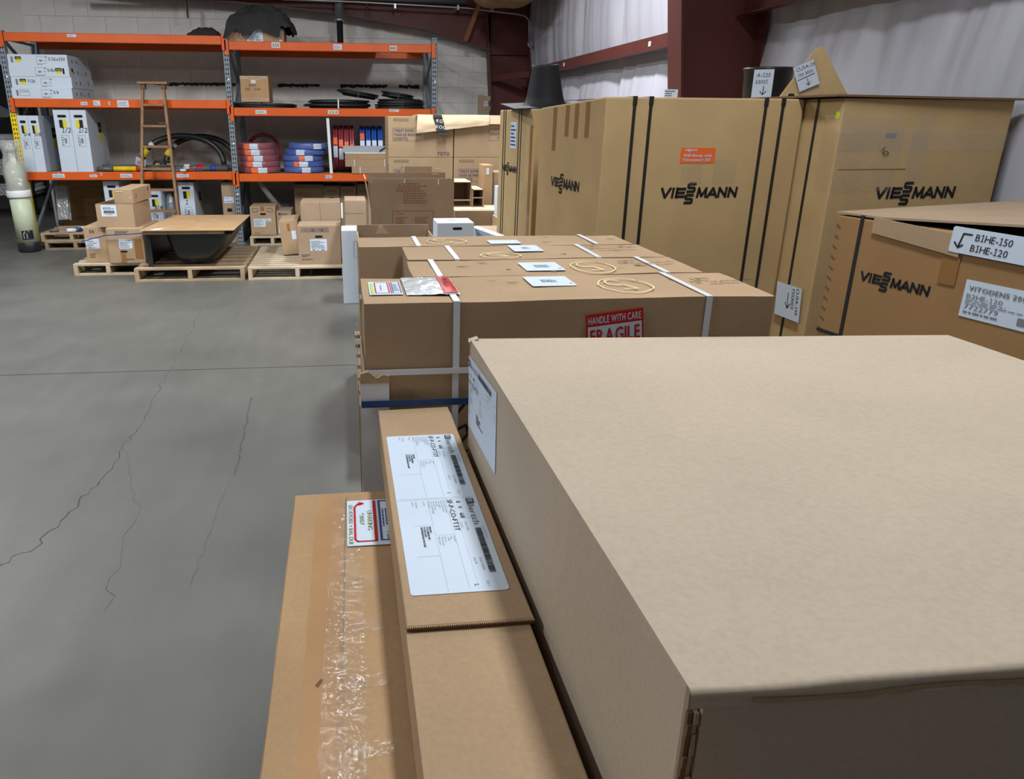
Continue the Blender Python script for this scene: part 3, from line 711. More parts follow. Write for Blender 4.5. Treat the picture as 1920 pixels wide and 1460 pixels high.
    F['front'].panel('shipping_label', .025, .50, .145, .575, PAPER, 0, .0012); F['front'].prints('label_print', [('r', .04, .515, .12, .525), ('r', .035, .555, .09, .562)], INKG, .003)
    F['front'].panel('hand_hole', .05, .39, .115, .435, DARKIN, 0, .0012, .018)
    bg = thing('plastic_bag', 'clear plastic bag of dark fittings between white cartons under the shelf', 'bag', (-2.22, YR+.25, 0))
    MB().lathe([(.03, 0), (.06, .05), (.065, .35), (.05, .55), (.02, .60)], n=14, wob=lambda q, i: noise.noise_vector(q*9)*.012).obj('film', WRAP, bg)
    MB().tube([(0, 0, .005), (0.01, 0, .5)], .035, 8).obj('contents', BLKP, bg)
    p = tag(MB().box(-3.80, YR+.93, .0, -2.45, YR+.95, .78).obj('plywood_sheet', PLY), 'brown plywood sheet standing behind the goods under the left bay', 'plywood')
    p2 = thing('wood_strip', 'pale board edge under the beam above the plywood', 'board', (-3.2, YR+.86, .755)); MB().box(-.35, -.02, 0, .2, .03, .03).obj('board', WOODG, p2)
    pr = thing('wrapped_profile', 'dark profile in clear plastic leaning against the plywood', 'profile', (-3.56, YR+.33, 0.405), tilt=(R(-18), R(-4), 0))
    MB().box(-.05, -.03, -.13, .05, .03, .28).obj('profile', BLKP, pr); MB().box(-.065, -.04, -.13, .07, .04, .29).obj('film', WRAP, pr)
    # stacked pallets under the left bay with bottles on top
    pallet('pallet', 'lower of two small pallets stacked beside the pale green tank', -3.62, 9.66, -2.92, 10.35, 0, WOODG, ntop=5, h=.1, group='pallets under the left bay')
    pallet('pallet', 'upper of two small pallets beside the pale green tank', -3.65, 9.66, -2.95, 10.35, .1005, WOOD, ntop=5, h=.1, group='pallets under the left bay')
    for i, (x, y, m) in enumerate(((-3.30, 9.72, WHITEP), (-3.255, 9.80, BLUE), (-3.21, 9.88, WHITEP))):
        t = thing('small_bottle', ['small white bottle lying nearest the pallet edge', 'small blue bottle lying between two white ones', 'small white bottle lying deepest on the pallet'][i], 'bottle', (x, y, .2005), R(25), 'bottles on the pallet')
        MB().tube([(-.06, 0, .025), (.04, 0, .025)], .024, 10).obj('body', m, t); MB().tube([(.04, 0, .025), (.065, 0, .025)], .012, 8).obj('cap', INKG, t)
    bo = thing('pipe_offcut', 'short dark fitting lying on the left of the pallet', 'fitting', (-3.52, 9.74, .2005)); MB().tube([(-.05, 0, .02), (.05, .02, .02)], .02, 8).obj('body', GREYPIPE, bo)
left_bay()
def tank():
    t = thing('pressure_tank', 'tall pale green fibreglass tank with a black base, its top wrapped in clear plastic', 'tank', (-3.775, 9.60, 0), tilt=(0, R(-1.2), 0))
    MB().lathe([(.118, 0), (.122, .02), (.122, .105), (.117, .112)], n=32).obj('base', BLKP, t)
    MB().lathe([(.114, .10), (.114, .66)], n=32).obj('body', TANKM, t)
    MB().lathe([(.128, .63), (.132, .64), (.132, .70), (.126, .71)], n=32).obj('collar', WHITEP, t)
    MB().lathe([(.108, .66), (.106, .90), (.09, .99), (.04, 1.04), (.04, 1.14), (.07, 1.15), (.07, 1.19)], n=28).obj('upper_body', TANKM, t)
    prof = [(.122, .69), (.126, .75), (.118, .82), (.122, .90), (.115, .97), (.112, 1.04), (.098, 1.10), (.10, 1.16), (.112, 1.23), (.118, 1.26)]
    MB().lathe(prof, n=40, cap=False, wob=lambda q, i: noise.noise_vector(q*13)*.018).obj('plastic_wrap', WRAP, t)
    s = Sheet(t, (-.0, -.1155, .16), (1, .12, 0), (0, 0, 1))
    pts = []
    mb = MB()
    for i in range(7):
        a0, a1 = R(-96+i*9), R(-96+(i+1)*9); r = .1155
        mb.add([(r*math.cos(a0), r*math.sin(a0), .15), (r*math.cos(a1), r*math.sin(a1), .15), (r*math.cos(a1), r*math.sin(a1), .255), (r*math.cos(a0), r*math.sin(a0), .255)], [(0, 1, 2, 3)])
    mb.obj('rating_plate', INK, t)
    m2 = MB()
    for k in range(6):
        z = .165+k*.012; a0, a1 = R(-88), R(-88+(44 if k < 5 else 25)); r = .1165
        m2.add([(r*math.cos(a0), r*math.sin(a0), z), (r*math.cos((a0+a1)/2)*1.004, r*math.sin((a0+a1)/2)*1.004, z), (r*math.cos((a0+a1)/2)*1.004, r*math.sin((a0+a1)/2)*1.004, z+.005), (r*math.cos(a0), r*math.sin(a0), z+.005)], [(0, 1, 2, 3)])
    for k in range(1): m2.add([(.1165*math.cos(R(-80)), .1165*math.sin(R(-80)), .235), (.1168*math.cos(R(-55)), .1168*math.sin(R(-55)), .235), (.1168*math.cos(R(-55)), .1168*math.sin(R(-55)), .247), (.1165*math.cos(R(-80)), .1165*math.sin(R(-80)), .247)], [(0, 1, 2, 3)])
    m2.obj('plate_print', FOAMW, t)
tank()
def ladder():
    t = thing('step_ladder', 'old brown wooden step ladder leaning on the orange rack beams', 'ladder', (-2.2, 9.62, 0))
    # rails: feet at z 0, top leaning on the middle beam
    def rail(x0, x1, nm='rail'):
        return MB().bar((x0, -.10, 0), (x1, .31, 1.90), .03, .055, up=(0, 1, .2)).obj(nm, LADW, t)
    rail(-.265, -.125); rail(.215, .105)
    def rx(z): f = z/1.90; return (-.265+.14*f, .215-.11*f, -.10+.41*f)
    for z in (.225, .46, .70, .94, 1.19, 1.42, 1.655):
        a, b, y = rx(z); MB().box(a+.012, y-.05, z-.012, b-.012, y+.05, z+.012).obj('tread', LADW, t)
    a, b, y = rx(1.90); MB().box(a-.05, y-.07, 1.885, b+.06, y+.07, 1.91).obj('top_cap', LADW, t)
    for x in (a, b): MB().box(x-.022, y-.05, 1.83, x+.03, y+.03, 1.885).obj('bracket', INKB, t)
ladder()
def coil(label, c, R0, m, group, ax='z', turns=(2, 3), r=.0125, lab=None, name='tubing_coil', rz=0, tilt=None, wrapped=True):
    t = thing(name, label, 'coil', c, rz, group, tilt)
    mb = MB(); rr = random.Random(int(abs(c[0]*1000))); h = turns[1]*r*1.9
    for i in range(turns[0]):
        for k in range(turns[1]):
            q = R0-r-i*r*1.9+rr.uniform(-.003, .003); zz = r+k*r*1.85
            if ax == 'z': mb.torus((rr.uniform(-.004, .004), rr.uniform(-.004, .004), zz), q, r, 32, 6)
            else: mb.torus((zz-h/2, rr.uniform(-.003, .003), R0+rr.uniform(-.002, .002)), q, r, 32, 6, 'x')
    mb.obj('tubing', m, t)
    # stuck on labels wrapped on the outside
    def arc(nm, a0, a1, z0, z1, mm, off):
        mb = MB(); n = 6; q = R0+off
        for i in range(n):
            p, s = R(a0+(a1-a0)*i/n), R(a0+(a1-a0)*(i+1)/n)
            if ax == 'z': P = [(q*math.cos(p), q*math.sin(p), z0), (q*math.cos(s), q*math.sin(s), z0), (q*math.cos(s), q*math.sin(s), z1), (q*math.cos(p), q*math.sin(p), z1)]
            else: P = [(z0-h/2, q*math.cos(p), R0+q*math.sin(p)), (z0-h/2, q*math.cos(s), R0+q*math.sin(s)), (z1-h/2, q*math.cos(s), R0+q*math.sin(s)), (z1-h/2, q*math.cos(p), R0+q*math.sin(p))]
            mb.prism(P, Vector(((P[0][0]+P[1][0])*.005, (P[0][1]+P[1][1])*.005, 0)) if ax == 'z' else Vector((0, -.002, 0)))
        mb.obj(nm, mm, t)
    if lab:
        for nm, a0, a1, mm in lab: arc(nm, a0, a1, .004, h-.004, mm, .001)
    if wrapped and ax == 'z':
        MB().lathe([(R0-.07, .002), (R0-.01, -.0), (R0+.006, h*.25), (R0+.006, h*.75), (R0-.01, h+.003), (R0-.07, h+.001)], n=36, cap=False, wob=lambda q, i: noise.noise_vector(q*20+Vector(c)*9)*.005).obj('film', WRAPF, t)
    return t
WRAPF = clear('thin_film', (0.75, 0.75, 0.78), 0.13, 0.08, 0.5, 30)
def right_bay():
    z3, z2, z1 = BAY2['z'][2], BAY2['z'][1], BAY2['z'][0]
    nth = ['bottom', 'second from the bottom', 'middle', 'second from the top', 'top']
    for k in range(5):
        a = (-100, -106, -110, -108, -112)[k]+(4, -2, 6, 0, 3)[k]
        coil('coil of red tubing, %s of the flat stack of five' % nth[k], (-1.075+(.005, 0, -.005, -.018, -.03)[k], YR+.31, z3+k*.071+.001), .258-(0, .0, .008, .012, .022)[k], REDP, 'flat stack of red tubing coils', r=.0125,
             lab=[('orange_sticker', a-14, a+4, ORS), ('white_label', a+5, a+30, PAPER)])
    coil('red tubing coil standing on edge behind the flat red stack', (-1.05, YR+.72, z3+.001), .235, REDP, 'coils of tubing', ax='x', rz=R(90), wrapped=False)
    for k in range(5):
        a = (-92, -100, -82, -115, -75)[k]
        coil('coil of blue tubing, %s of the flat stack of five' % nth[k], (-.52+(-.005, 0, -.01, .03, .075)[k], YR+.34, z3+k*.071+.001), .255, BLUEP, 'flat stack of blue tubing coils', r=.0125,
             lab=[('orange_sticker', a-16, a-2, ORS)][:(1 if k in (1, 2) else 0)]+[('white_label', a, a+24, PAPER)])
    dv = tag(MB().hexa([(-.185, YR+.03, z3+.001), (-.150, YR+.03, z3+.001), (-.150, YR+.75, z3+.001), (-.185, YR+.75, z3+.001)], [(-.205, YR+.03, z3+.66), (-.170, YR+.03, z3+.66), (-.170, YR+.75, z3+.66), (-.205, YR+.75, z3+.66)]).obj('divider_panel', WHITEP), 'white divider panel standing on the lower shelf between blue and red coils', 'panel')
    for i, x in enumerate((-.105, -.035, .035, .105)):
        coil('red tubing coil on edge, number %s from the white divider' % ('one', 'two', 'three', 'four')[i], (x, YR+.43, z3+.001), .285, REDP, 'red coils standing on edge', ax='x', turns=(3, 2), r=.016, lab=[('orange_sticker', 150+6*i, 168+6*i, ORS), ('white_label', 172+6*i, 200+6*i, PAPER)], wrapped=False)
    for i, x in enumerate((.235, .312, .386, .463)):
        coil('blue tubing coil on edge, number %s from the red ones' % ('one', 'two', 'three', 'four')[i], (x, YR+.43, z3+.001), .285, BLUEP, 'blue coils standing on edge', ax='x', turns=(3, 2), r=.017,
             lab=[('white_label', 158, 182, PAPER)]+([('orange_sticker', 138 if i == 0 else 184, 156 if i == 0 else 200, ORS)] if i in (0, 3) else []), wrapped=False)
    # flat cartons with a grey board on top
    zz = z3+.001
    for i, (x0, x1, h, lab) in enumerate(((.09, .56, .083, 'flat brown carton lying on the lower shelf, bottom of the pile of three'), (.01, .56, .088, 'flat brown carton in the middle of the pile of three'), (.02, .57, .068, 'flat brown carton under the grey board'))):
        t, F = carton('flat_carton', lab, ((x0+x1)/2, YR+.075, zz), x1-x0, .20, h, (KM, KM, KO)[i], group='pile of flat cartons on the shelf', bev=.002)
        for s in ((.10,) if i == 0 else (.11, .49) if i == 1 else ()): F['front'].panel('strap', s, 0, s+.009, h, STRAPW, 0, .0015)
        zz += h+.0005
    t = thing('grey_board', 'grey folded metal board lying on the flat brown cartons', 'board', (.28, YR+.08, zz))
    MB().box(-.27, -.11, 0, .29, .11, .012).obj('plate', WHITEP, t); MB().hexa([(-.29, -.09, .012), (.29, -.09, .012), (.29, .12, .012), (-.29, .12, .012)], [(-.29, -.06, .09), (.29, -.06, .085), (.29, .12, .085), (-.29, .12, .09)]).obj('fold', GREYP, t)
    MB().bar((.16, -.115, .03), (.28, -.06, .10), .012, .012).obj('strap', BLKP, t)
    # middle shelf
    t, F = carton('taped_carton', 'brown taped carton on the middle shelf at the left of the right bay', (-1.05, YR+.33, z2+.066), .335, .50, .295, KO)
    F['front'].panel('tape', 0, .245, .335, .292, TAPEC, .0015, .001); F['front'].panel('tape', 0, .004, .335, .05, TAPEC, .0015, .001); F['front'].panel('tape', .13, .21, .185, .25, PAPER2, .001, .001)
    F['front'].prints('handwriting', [('t', '#550', .10, .175, .03), ('t', 'TEE', .05, .13, .03), ('t', '3/4P', .16, .13, .03)], INKB, .003)
    def bcoil(label, c, R0, nt, seed, sq=1.0, tilt=None, hg=.066):
        t = thing('pipe_coil', label, 'coil', c, 0, 'black pipe coils on the middle shelf', tilt)
        rr = random.Random(seed); mb = MB()
        for k in range(nt):
            q = R0-rr.uniform(0, .09); zz = .011+k*hg/max(nt-1, 1)
            cx, cy = rr.uniform(-.02, .02), rr.uniform(-.01, .01); tl = rr.uniform(-.03, .03)
            pts = [(cx+q*math.cos(2*math.pi*i/32), cy+q*sq*math.sin(2*math.pi*i/32), zz+tl*.3*(1+math.cos(2*math.pi*i/32+k))/2) for i in range(32)]
            mb.tube(pts, .011, 6, closed=True)
        mb.obj('pipe', BLKPIPE, t)
        MB().box(-.008, -R0*sq-.012, .0, .008, -R0*sq+.10, hg+.022).obj('tie', WHITEP if seed == 2 else BLKP, t)
    bcoil('flat black pipe coil under the taped carton', (-.98, YR+.40, z2-.003), .40, 8, 1, .9, None, .04)
    bcoil('thick black pipe coil with a white tie in the middle of the shelf', (-.05, YR+.42, z2-.003), .42, 16, 2, .85, None, .085)
    bcoil('black pipe coil lying tilted on the one with the white tie', (.20, YR+.52, z2+.135), .26, 9, 5, .7, (0, R(9), 0), .05)
    bcoil('black pipe coil at the right end of the middle shelf', (.74, YR+.42, z2-.003), .33, 16, 3, 1.05, None, .10)
    bcoil('smaller black pipe coil on top at the right end of the middle shelf', (.70, YR+.45, z2+.125), .20, 8, 6, 1.0, (0, R(7), 0), .05)
    # top shelf: open carton full of black cloth
    t, F = carton('cloth_carton', 'brown tray carton on the top shelf holding black cloth', (-.998, YR+.30, z1+.001), .665, .50, .15, KM)
    F['front'].panel('shipping_label', .235, .005, .42, .135, PAPER, 0, .0012); F['front'].prints('label_print', scrawl(.245, .04, .41, .11, 4, 9)+[('fit', '217 465', .255, .012, .40, .03, True)], INKG, .003)
    F['front'].prints('printed_text', [('fit', 'MADE BY CARRIER', .02, .115, .14, .125), ('r', .07, .035, .09, .04)], INKB, .003)
    F['front'].panel('white_patch', .61, .01, .64, .028, PAPER, 0, .0012)
    cl = thing('black_cloth', 'crumpled black cloth heaped over the tray carton on the top shelf', 'cloth', (-.998, YR+.30, z1+.152))
    def heap(u, v):
        x = (u-.5)*.80; y = (v-.5)*.62; e = max(abs(u-.5), abs(v-.5))*2
        h = .25*max(0, 1-e**3.0)**.75+.05*noise.noise(Vector((u*4, v*4, 0)))-.07*abs(noise.noise(Vector((u*6+v*3, v*6-u*2, 3))))+.03*noise.noise(Vector((u*12, v*12, 1)))+.014*noise.noise(Vector((u*24, v*24, 6)))
        if u < .3: h -= .10*(.3-u)/.3*1.2
        if v < .12 and .25 < u < .85: h -= .10*(1-v/.12)*(.6+.4*math.sin(u*9))
        lim = .004 if (abs(x) < .33 and abs(y) < .245) else -.12
        return (x+.05*noise.noise(Vector((v*7, u*5, 1)))+.04, y-.03+.03*noise.noise(Vector((u*7, v*3, 9))), max(h, lim if u < .82 else -.10*((u-.82)/.18)-0.0))
    o = MB().grid(heap, 60, 46).obj('cloth', CLOTH, cl)
    tg = Sheet(cl, (-.31, -.285, .02), (1, 0, .1), (0, .25, 1)); tg.panel('tag', 0, 0, .06, .045, PAPER, 0, .001)
    c2 = thing('black_sack', 'low black cloth sack at the right end of the left bay top shelf', 'cloth', (-1.62, YR+.42, BAY1['z'][0]+.001))
    MB().grid(lambda u, v: ((u-.5)*.44, (v-.5)*.4, max(0, .13*max(0, 1-(max(abs(u-.5), abs(v-.5))*2)**2)+.02*noise.noise(Vector((u*8, v*8, 4))))), 26, 20).obj('cloth', CLOTH, c2)
    # goods on the floor under the right bay
    pallet('pallet', 'small pale pallet under the two purple printed cartons', -1.21, 9.80, -.66, 10.45, 0, WOODP, ntop=5, h=.112, group='pallets under the right bay')
    t, F = carton('hand_hole_carton', 'square brown carton with two labels on the small pale pallet', (-1.045, YR+.20, .113), .315, .48, .355, KM)
    f = F['front']; f.panel('hand_hole', .125, .25, .195, .275, DARKIN, 0, .0012, .012); f.panel('shipping_label', .04, .105, .185, .205, PAPER, 0, .0012); f.panel('small_label', .187, .165, .255, .207, PAPER, 0, .0012); f.panel('tape', .13, .30, .18, .355, TAPEB, 0, .001)
    f.prints('label_print', scrawl(.05, .115, .175, .20, 5, 12)+scrawl(.19, .17, .25, .2, 2, 3), INKG, .003); f.prints('carton_print', [('fr', .03, .29, .10, .335, .004), ('fr', .21, .29, .28, .335, .004)]+scrawl(.04, .02, .15, .035, 1, 3), INKP, .003)
    t, F = carton('hand_hole_carton', 'lower brown carton right of the square one on the small pale pallet', (-.785, YR+.20, .113), .185, .46, .30, KG)
    F['front'].panel('shipping_label', .02, .02, .075, .13, PAPER, 0, .0012); F['front'].prints('carton_print', [('r', .025, .25, .055, .275)]+scrawl(.06, .25, .15, .275, 1, 5), INKP, .003)
    t, F = carton('plain_carton', 'big brown carton under the beam behind the white tall one', (-.475, YR+.58, .001), .375, .5, .705, KT)
    F['front'].prints('carton_print', scrawl(.03, .66, .13, .68, 1, 7)+scrawl(.04, .54, .27, .61, 4, 8), INKR, .003)
    for i, (x0, x1) in enumerate(((-.285, -.075), (-.065, .135), (.155, .36))):
        t, F = carton('hand_hole_carton', ['narrow brown carton with a hand hole in the row under the right bay', 'narrow brown carton in the middle of the row under the right bay', 'brown carton at the right end of the row under the right bay'][i], ((x0+x1)/2, YR+.55, .001), x1-x0, .5, (.69, .685, .71)[i], KT, group='row of cartons under the right bay')
        F['front'].prints('carton_print', [('fr', .03, .61, .045, .64, .003)]+[('fr', .03+.03*k, .61, .05+.03*k, .64, .004) for k in range(1, 5)], INKB, .003)
        if i == 0: F['front'].panel('hand_hole', .07, .515, .14, .545, DARKIN, 0, .0012, .014)
        if i == 2: F['front'].prints('printed_text', scrawl(.04, .53, .17, .57, 2, 4), INKR, .003)
right_bay()
def floor_left():
    # brown boxes on a pallet
    pallet('pallet', 'pale pallet under the leaning stack of brown boxes', -2.76, 8.0, -2.09, 8.95, 0, WOODP, ntop=6, h=.115, group='pallets on the floor')
    t, F = carton('taped_carton', 'brown carton with a white label at the left of the pallet stack', (-2.52, 8.36, .116), .24, .55, .36, KM, bev=.006)
    F['front'].panel('shipping_label', .008, .14, .14, .24, PAPER, 0, .0012); F['front'].prints('label_print', scrawl(.02, .17, .12, .23, 3, 3)+[('r', .03, .148, .06, .156), ('r', .08, .148, .09, .156)], INKG, .003)
    F['front'].prints('carton_print', [('r', .06, .30, .075, .33), ('r', .085, .30, .10, .33)]+scrawl(.03, .05, .12, .1, 3, 7), INKB, .003)
    t, F = carton('taped_carton', 'bulging brown carton with a hand hole at the front of the pallet stack', (-2.20, 8.29, .116), .36, .62, .36, KM, bev=.012, rz=R(-3))
    f = F['front']; f.panel('shipping_label', .115, .155, .245, .25, PAPER, 0, .0012); f.prints('label_print', scrawl(.125, .165, .235, .225, 4, 6)+[('r', .19, .235, .2, .245), ('r', .21, .235, .24, .243)], INKG, .003)
    f.panel('hand_hole', .12, .115, .19, .135, DARKIN, 0, .0012, .009); f.panel('tape', .12, .008, .17, .115, TAPEB, 0, .001); f.panel('tape', .265, .05, .345, .25, TAPEB, 0, .001)
    f.prints('carton_print', scrawl(.09, .30, .23, .335, 3, 2)+scrawl(.17, .04, .29, .06, 1, 3), INKB, .003)
    st = tag(MB().tube([(-2.66, 8.06, .33), (-2.645, 8.055, .34), (-2.40, 7.955, .405), (-2.38, 7.95, .41), (-2.15, 7.94, .42), (-2.0, 7.95, .43)], .006, 6).obj('blue_cord', BLUE), 'dark blue cord tied round the boxes on the pale pallet', 'cord')
    # open box with another small box sticking out
    t = thing('open_carton', 'open brown carton with a barcode label on top of the pallet stack', 'box', (-2.27, 8.28, .478), R(-5))
    w, d, h, th = .37, .50, .225, .006
    for nm, b in (('front_wall', (-w/2, -d/2, 0, w/2, -d/2+th, h)), ('back_wall', (-w/2, d/2-th, 0, w/2, d/2, h)), ('side_wall', (-w/2, -d/2+th, 0, -w/2+th, d/2-th, h)), ('side_wall', (w/2-th, -d/2+th, 0, w/2, d/2-th, h)), ('bottom', (-w/2+th, -d/2+th, 0, w/2-th, d/2-th, th))): MB().box(*b).obj(nm, KM, t)
    f = Sheet(t, (-w/2, -d/2, 0), (1, 0, 0), (0, 0, 1)); f.panel('shipping_label', .05, .105, .20, .215, PAPER, 0, .0012)
    f.prints('label_print', [('bar', .075, .135, .185, .165, 18)]+scrawl(.07, .175, .19, .2, 2, 4)+scrawl(.09, .12, .16, .128, 1, 2), INK, .003)
    t, F = carton('small_carton', 'small brown carton lying tilted in the open carton', (-2.165, 8.29, .712), .195, .46, .14, KM, rz=R(-9))
    t.rotation_euler = (R(2), 0, R(-9)); F['right'].prints('carton_print', [('fr', .06, .05, .09, .09, .004), ('r', .37, .085, .40, .12)], INKB, .003)
    F['front'].prints('carton_print', [('r', .02, .115, .10, .12), ('r', .16, .05, .17, .06)], FOAMW, .003)
    # black bath on its pallet, covered with boards
    pallet('pallet', 'brown pallet under the black bathtub', -2.07, 7.62, -1.02, 8.95, 0, WOOD, ntop=7, h=.13, group='pallets on the floor')
    t = thing('bathtub', 'black bathtub with a skirt standing on its pallet beneath a cardboard sheet', 'bathtub', (-1.53, 8.3, .131))
    def ring(z, x0, x1, y0, y1, k=2.8, n=40):
        out = []
        for i in range(n):
            a = 2*math.pi*i/n; c, s = math.cos(a), math.sin(a)
            out.append(((x0+x1)/2+(x1-x0)/2*math.copysign(abs(c)**(2/k), c), (y0+y1)/2+(y1-y0)/2*math.copysign(abs(s)**(2/k), s), z))
        return out
    rg = [ring(.318, -.26, .40, -.585, .70, 8), ring(.20, -.235, .345, -.575, .64, 7), ring(.09, -.205, .265, -.562, .58, 6), ring(.045, -.18, .215, -.545, .55, 5), ring(.024, -.15, .175, -.51, .52, 4.5)]
    mb = MB(); n = 40
    for r_ in rg: mb.v += r_
    for j in range(4):
        for i in range(n): mb.f.append((j*n+i, j*n+(i+1) % n, (j+1)*n+(i+1) % n, (j+1)*n+i)); mb.sm.append(True)
    mb.f.append(tuple(4*n+i for i in range(n))); mb.sm.append(False)
    mb.obj('basin', TUBM, t)
    o = MB().box(-.42, -.66, .318, .42, .72, .328).obj('rim', TUBM, t)
    o = MB().box(-.42, -.60, 0, -.405, .68, .318).obj('skirt', TUBM, t)
    MB().box(-.405, -.6, .0, -.37, -.585, .318).obj('skirt_return', TUBM, t)
    MB().lathe([(.026, 0), (.026, .01)], (0, 0, 0), 18).obj('overflow_hole', DARKIN, t).matrix_local = Matrix.Translation((-.03, -.565, .245))@Matrix.Rotation(R(90), 4, 'X')
    for y in (-.3, .35): MB().box(-.13, y-.03, 0, .17, y+.03, .022).obj('foot', WOODG, t)
    b = thing('wooden_board', 'brown wooden board resting on the rim at the near end of the black bathtub', 'board', (-1.56, 7.66, .46), 0, 'boards on the bathtub'); MB().box(-.39, -.06, 0, .375, .03, .018).obj('plank', WOOD, b)
    b = thing('wooden_board', 'paler wooden board lying on the brown one under the cardboard sheet', 'board', (-1.56, 7.66, .4785), 0, 'boards on the bathtub'); MB().box(-.375, -.05, 0, .38, .02, .0175).obj('plank', WOODP, b)
    sh = thing('cardboard_sheet', 'large flat brown cardboard sheet lying over the black bathtub', 'cardboard', (-1.5, 8.15, .4965))
    MB().prism([(-.47, -.57, 0), (.42, -.59, 0), (.44, .65, .0), (-.40, .66, 0)], (0, 0, .005)).obj('sheet', KO, sh)
    MB().prism([(-.385, -.54, .0055), (-.29, -.53, .0055), (-.26, -.42, .0055), (-.34, -.44, .0055)], (0, 0, .0008)).obj('paper_scrap', PAPER, sh)
    for x, y in ((-.1, .1), (.12, .2), (.2, .05)): MB().prism([(x-.03, y, .0055), (x+.03, y+.005, .0055), (x+.025, y+.02, .0055), (x-.02, y+.018, .0055)], (0, 0, .0004)).obj('torn_patch', KB, sh)
    # pallets to the right of the bath
    pallet('pallet', 'pale empty pallet with many narrow planks', -.985, 7.62, -.02, 8.95, 0, WOODP, ntop=12, h=.125, group='pallets on the floor')
    t, F = carton('purple_print_carton', 'brown carton with purple symbols and a white label at the front of the pale pallet', (-.275, 7.93, .126), .425, .36, .385, KG)
    f = F['front']
    for k in range(6): f.prints('symbol', [('fr', .035+.046*k, .325, .076+.046*k, .363, .003), (('s', [(.055+.046*k, .332), (.055+.046*k, .355)], .006) if k in (1, 5) else ('r', .045+.046*k, .334, .066+.046*k, .352) if k in (2, 4) else ('s', [(.044+.046*k, .344), (.068+.046*k, .344)], .004))], INKP, .003)
    f.panel('hand_hole', .17, .265, .245, .287, DARKIN, 0, .0012, .010); f.panel('shipping_label', .12, .135, .285, .25, PAPER, 0, .0012); f.prints('label_print', scrawl(.13, .16, .275, .24, 6, 3)+[('r', .14, .142, .17, .152), ('r', .19, .142, .2, .152), ('r', .225, .142, .26, .15)], INKG, .003)
    f.prints('carton_print', scrawl(.03, .075, .13, .105, 2, 5)+scrawl(.03, .045, .2, .062, 1, 8), INKP, .003); F['top'].prints('carton_print', scrawl(.05, .08, .12, .10, 1, 5), INKP, .003)
    t, F = carton('plain_carton', 'plain brown carton standing behind the one with purple symbols', (-.265, 8.42, .126), .415, .42, .565, KG, flaps='y')
    F['front'].panel('seam', .20, .0, .203, .56, KFL, 0, .0008)
    t, F = carton('taped_carton', 'brown carton tilting behind the purple printed one on the pale pallet', (-.585, 8.55, .126), .20, .5, .36, KM, rz=R(0))
    t.rotation_euler = (0, R(-5), 0); F['front'].panel('shipping_label', .12, .16, .165, .25, PAPER, 0, .0012); F['front'].panel('tape', .08, .25, .11, .33, TAPEB, 0, .001); t.location.z = .135
    # white tall box beside them
    t, F = carton('tall_white_carton', 'tall white carton with a printed tick standing on the floor', (.08, 6.66, .001), .25, .3, .63, WB)
    f = F['front']; f.prints('tick_mark', [('fr', .10, .40, .24, .54, .003), ('s', [(.14, .475), (.155, .462), (.19, .515)], .006), ('s', [(.155, .44), (.165, .43), (.155, .42), (.165, .41)], .003)], INKG, .003)
    F['top'].prints('top_print', [('t', 'CO', .10, .03, .025), ('s', [(.18, .04), (.24, .045)], .006)], INKG, .003)
    t, F = carton('plain_carton', 'brown carton behind the tall white one, standing on a pallet', (.09, 7.62, .126), .205, .42, .66, KG, flaps='y')
    F['front'].panel('seam', .0, .54, .18, .543, KFL, 0, .0008); F['front'].panel('white_strip', -.035, .50, -.018, .64, WHITEP, 0, .01)
    F['front'].panel('lower_label', .0, .40, .19, .43, PAPER2, 0, .002)
    pallet('pallet', 'brown pallet under the toilet bowl cartons', -.02, 7.15, 1.66, 8.3, 0, WOOD, ntop=7, h=.125, group='pallets on the floor')
floor_left()
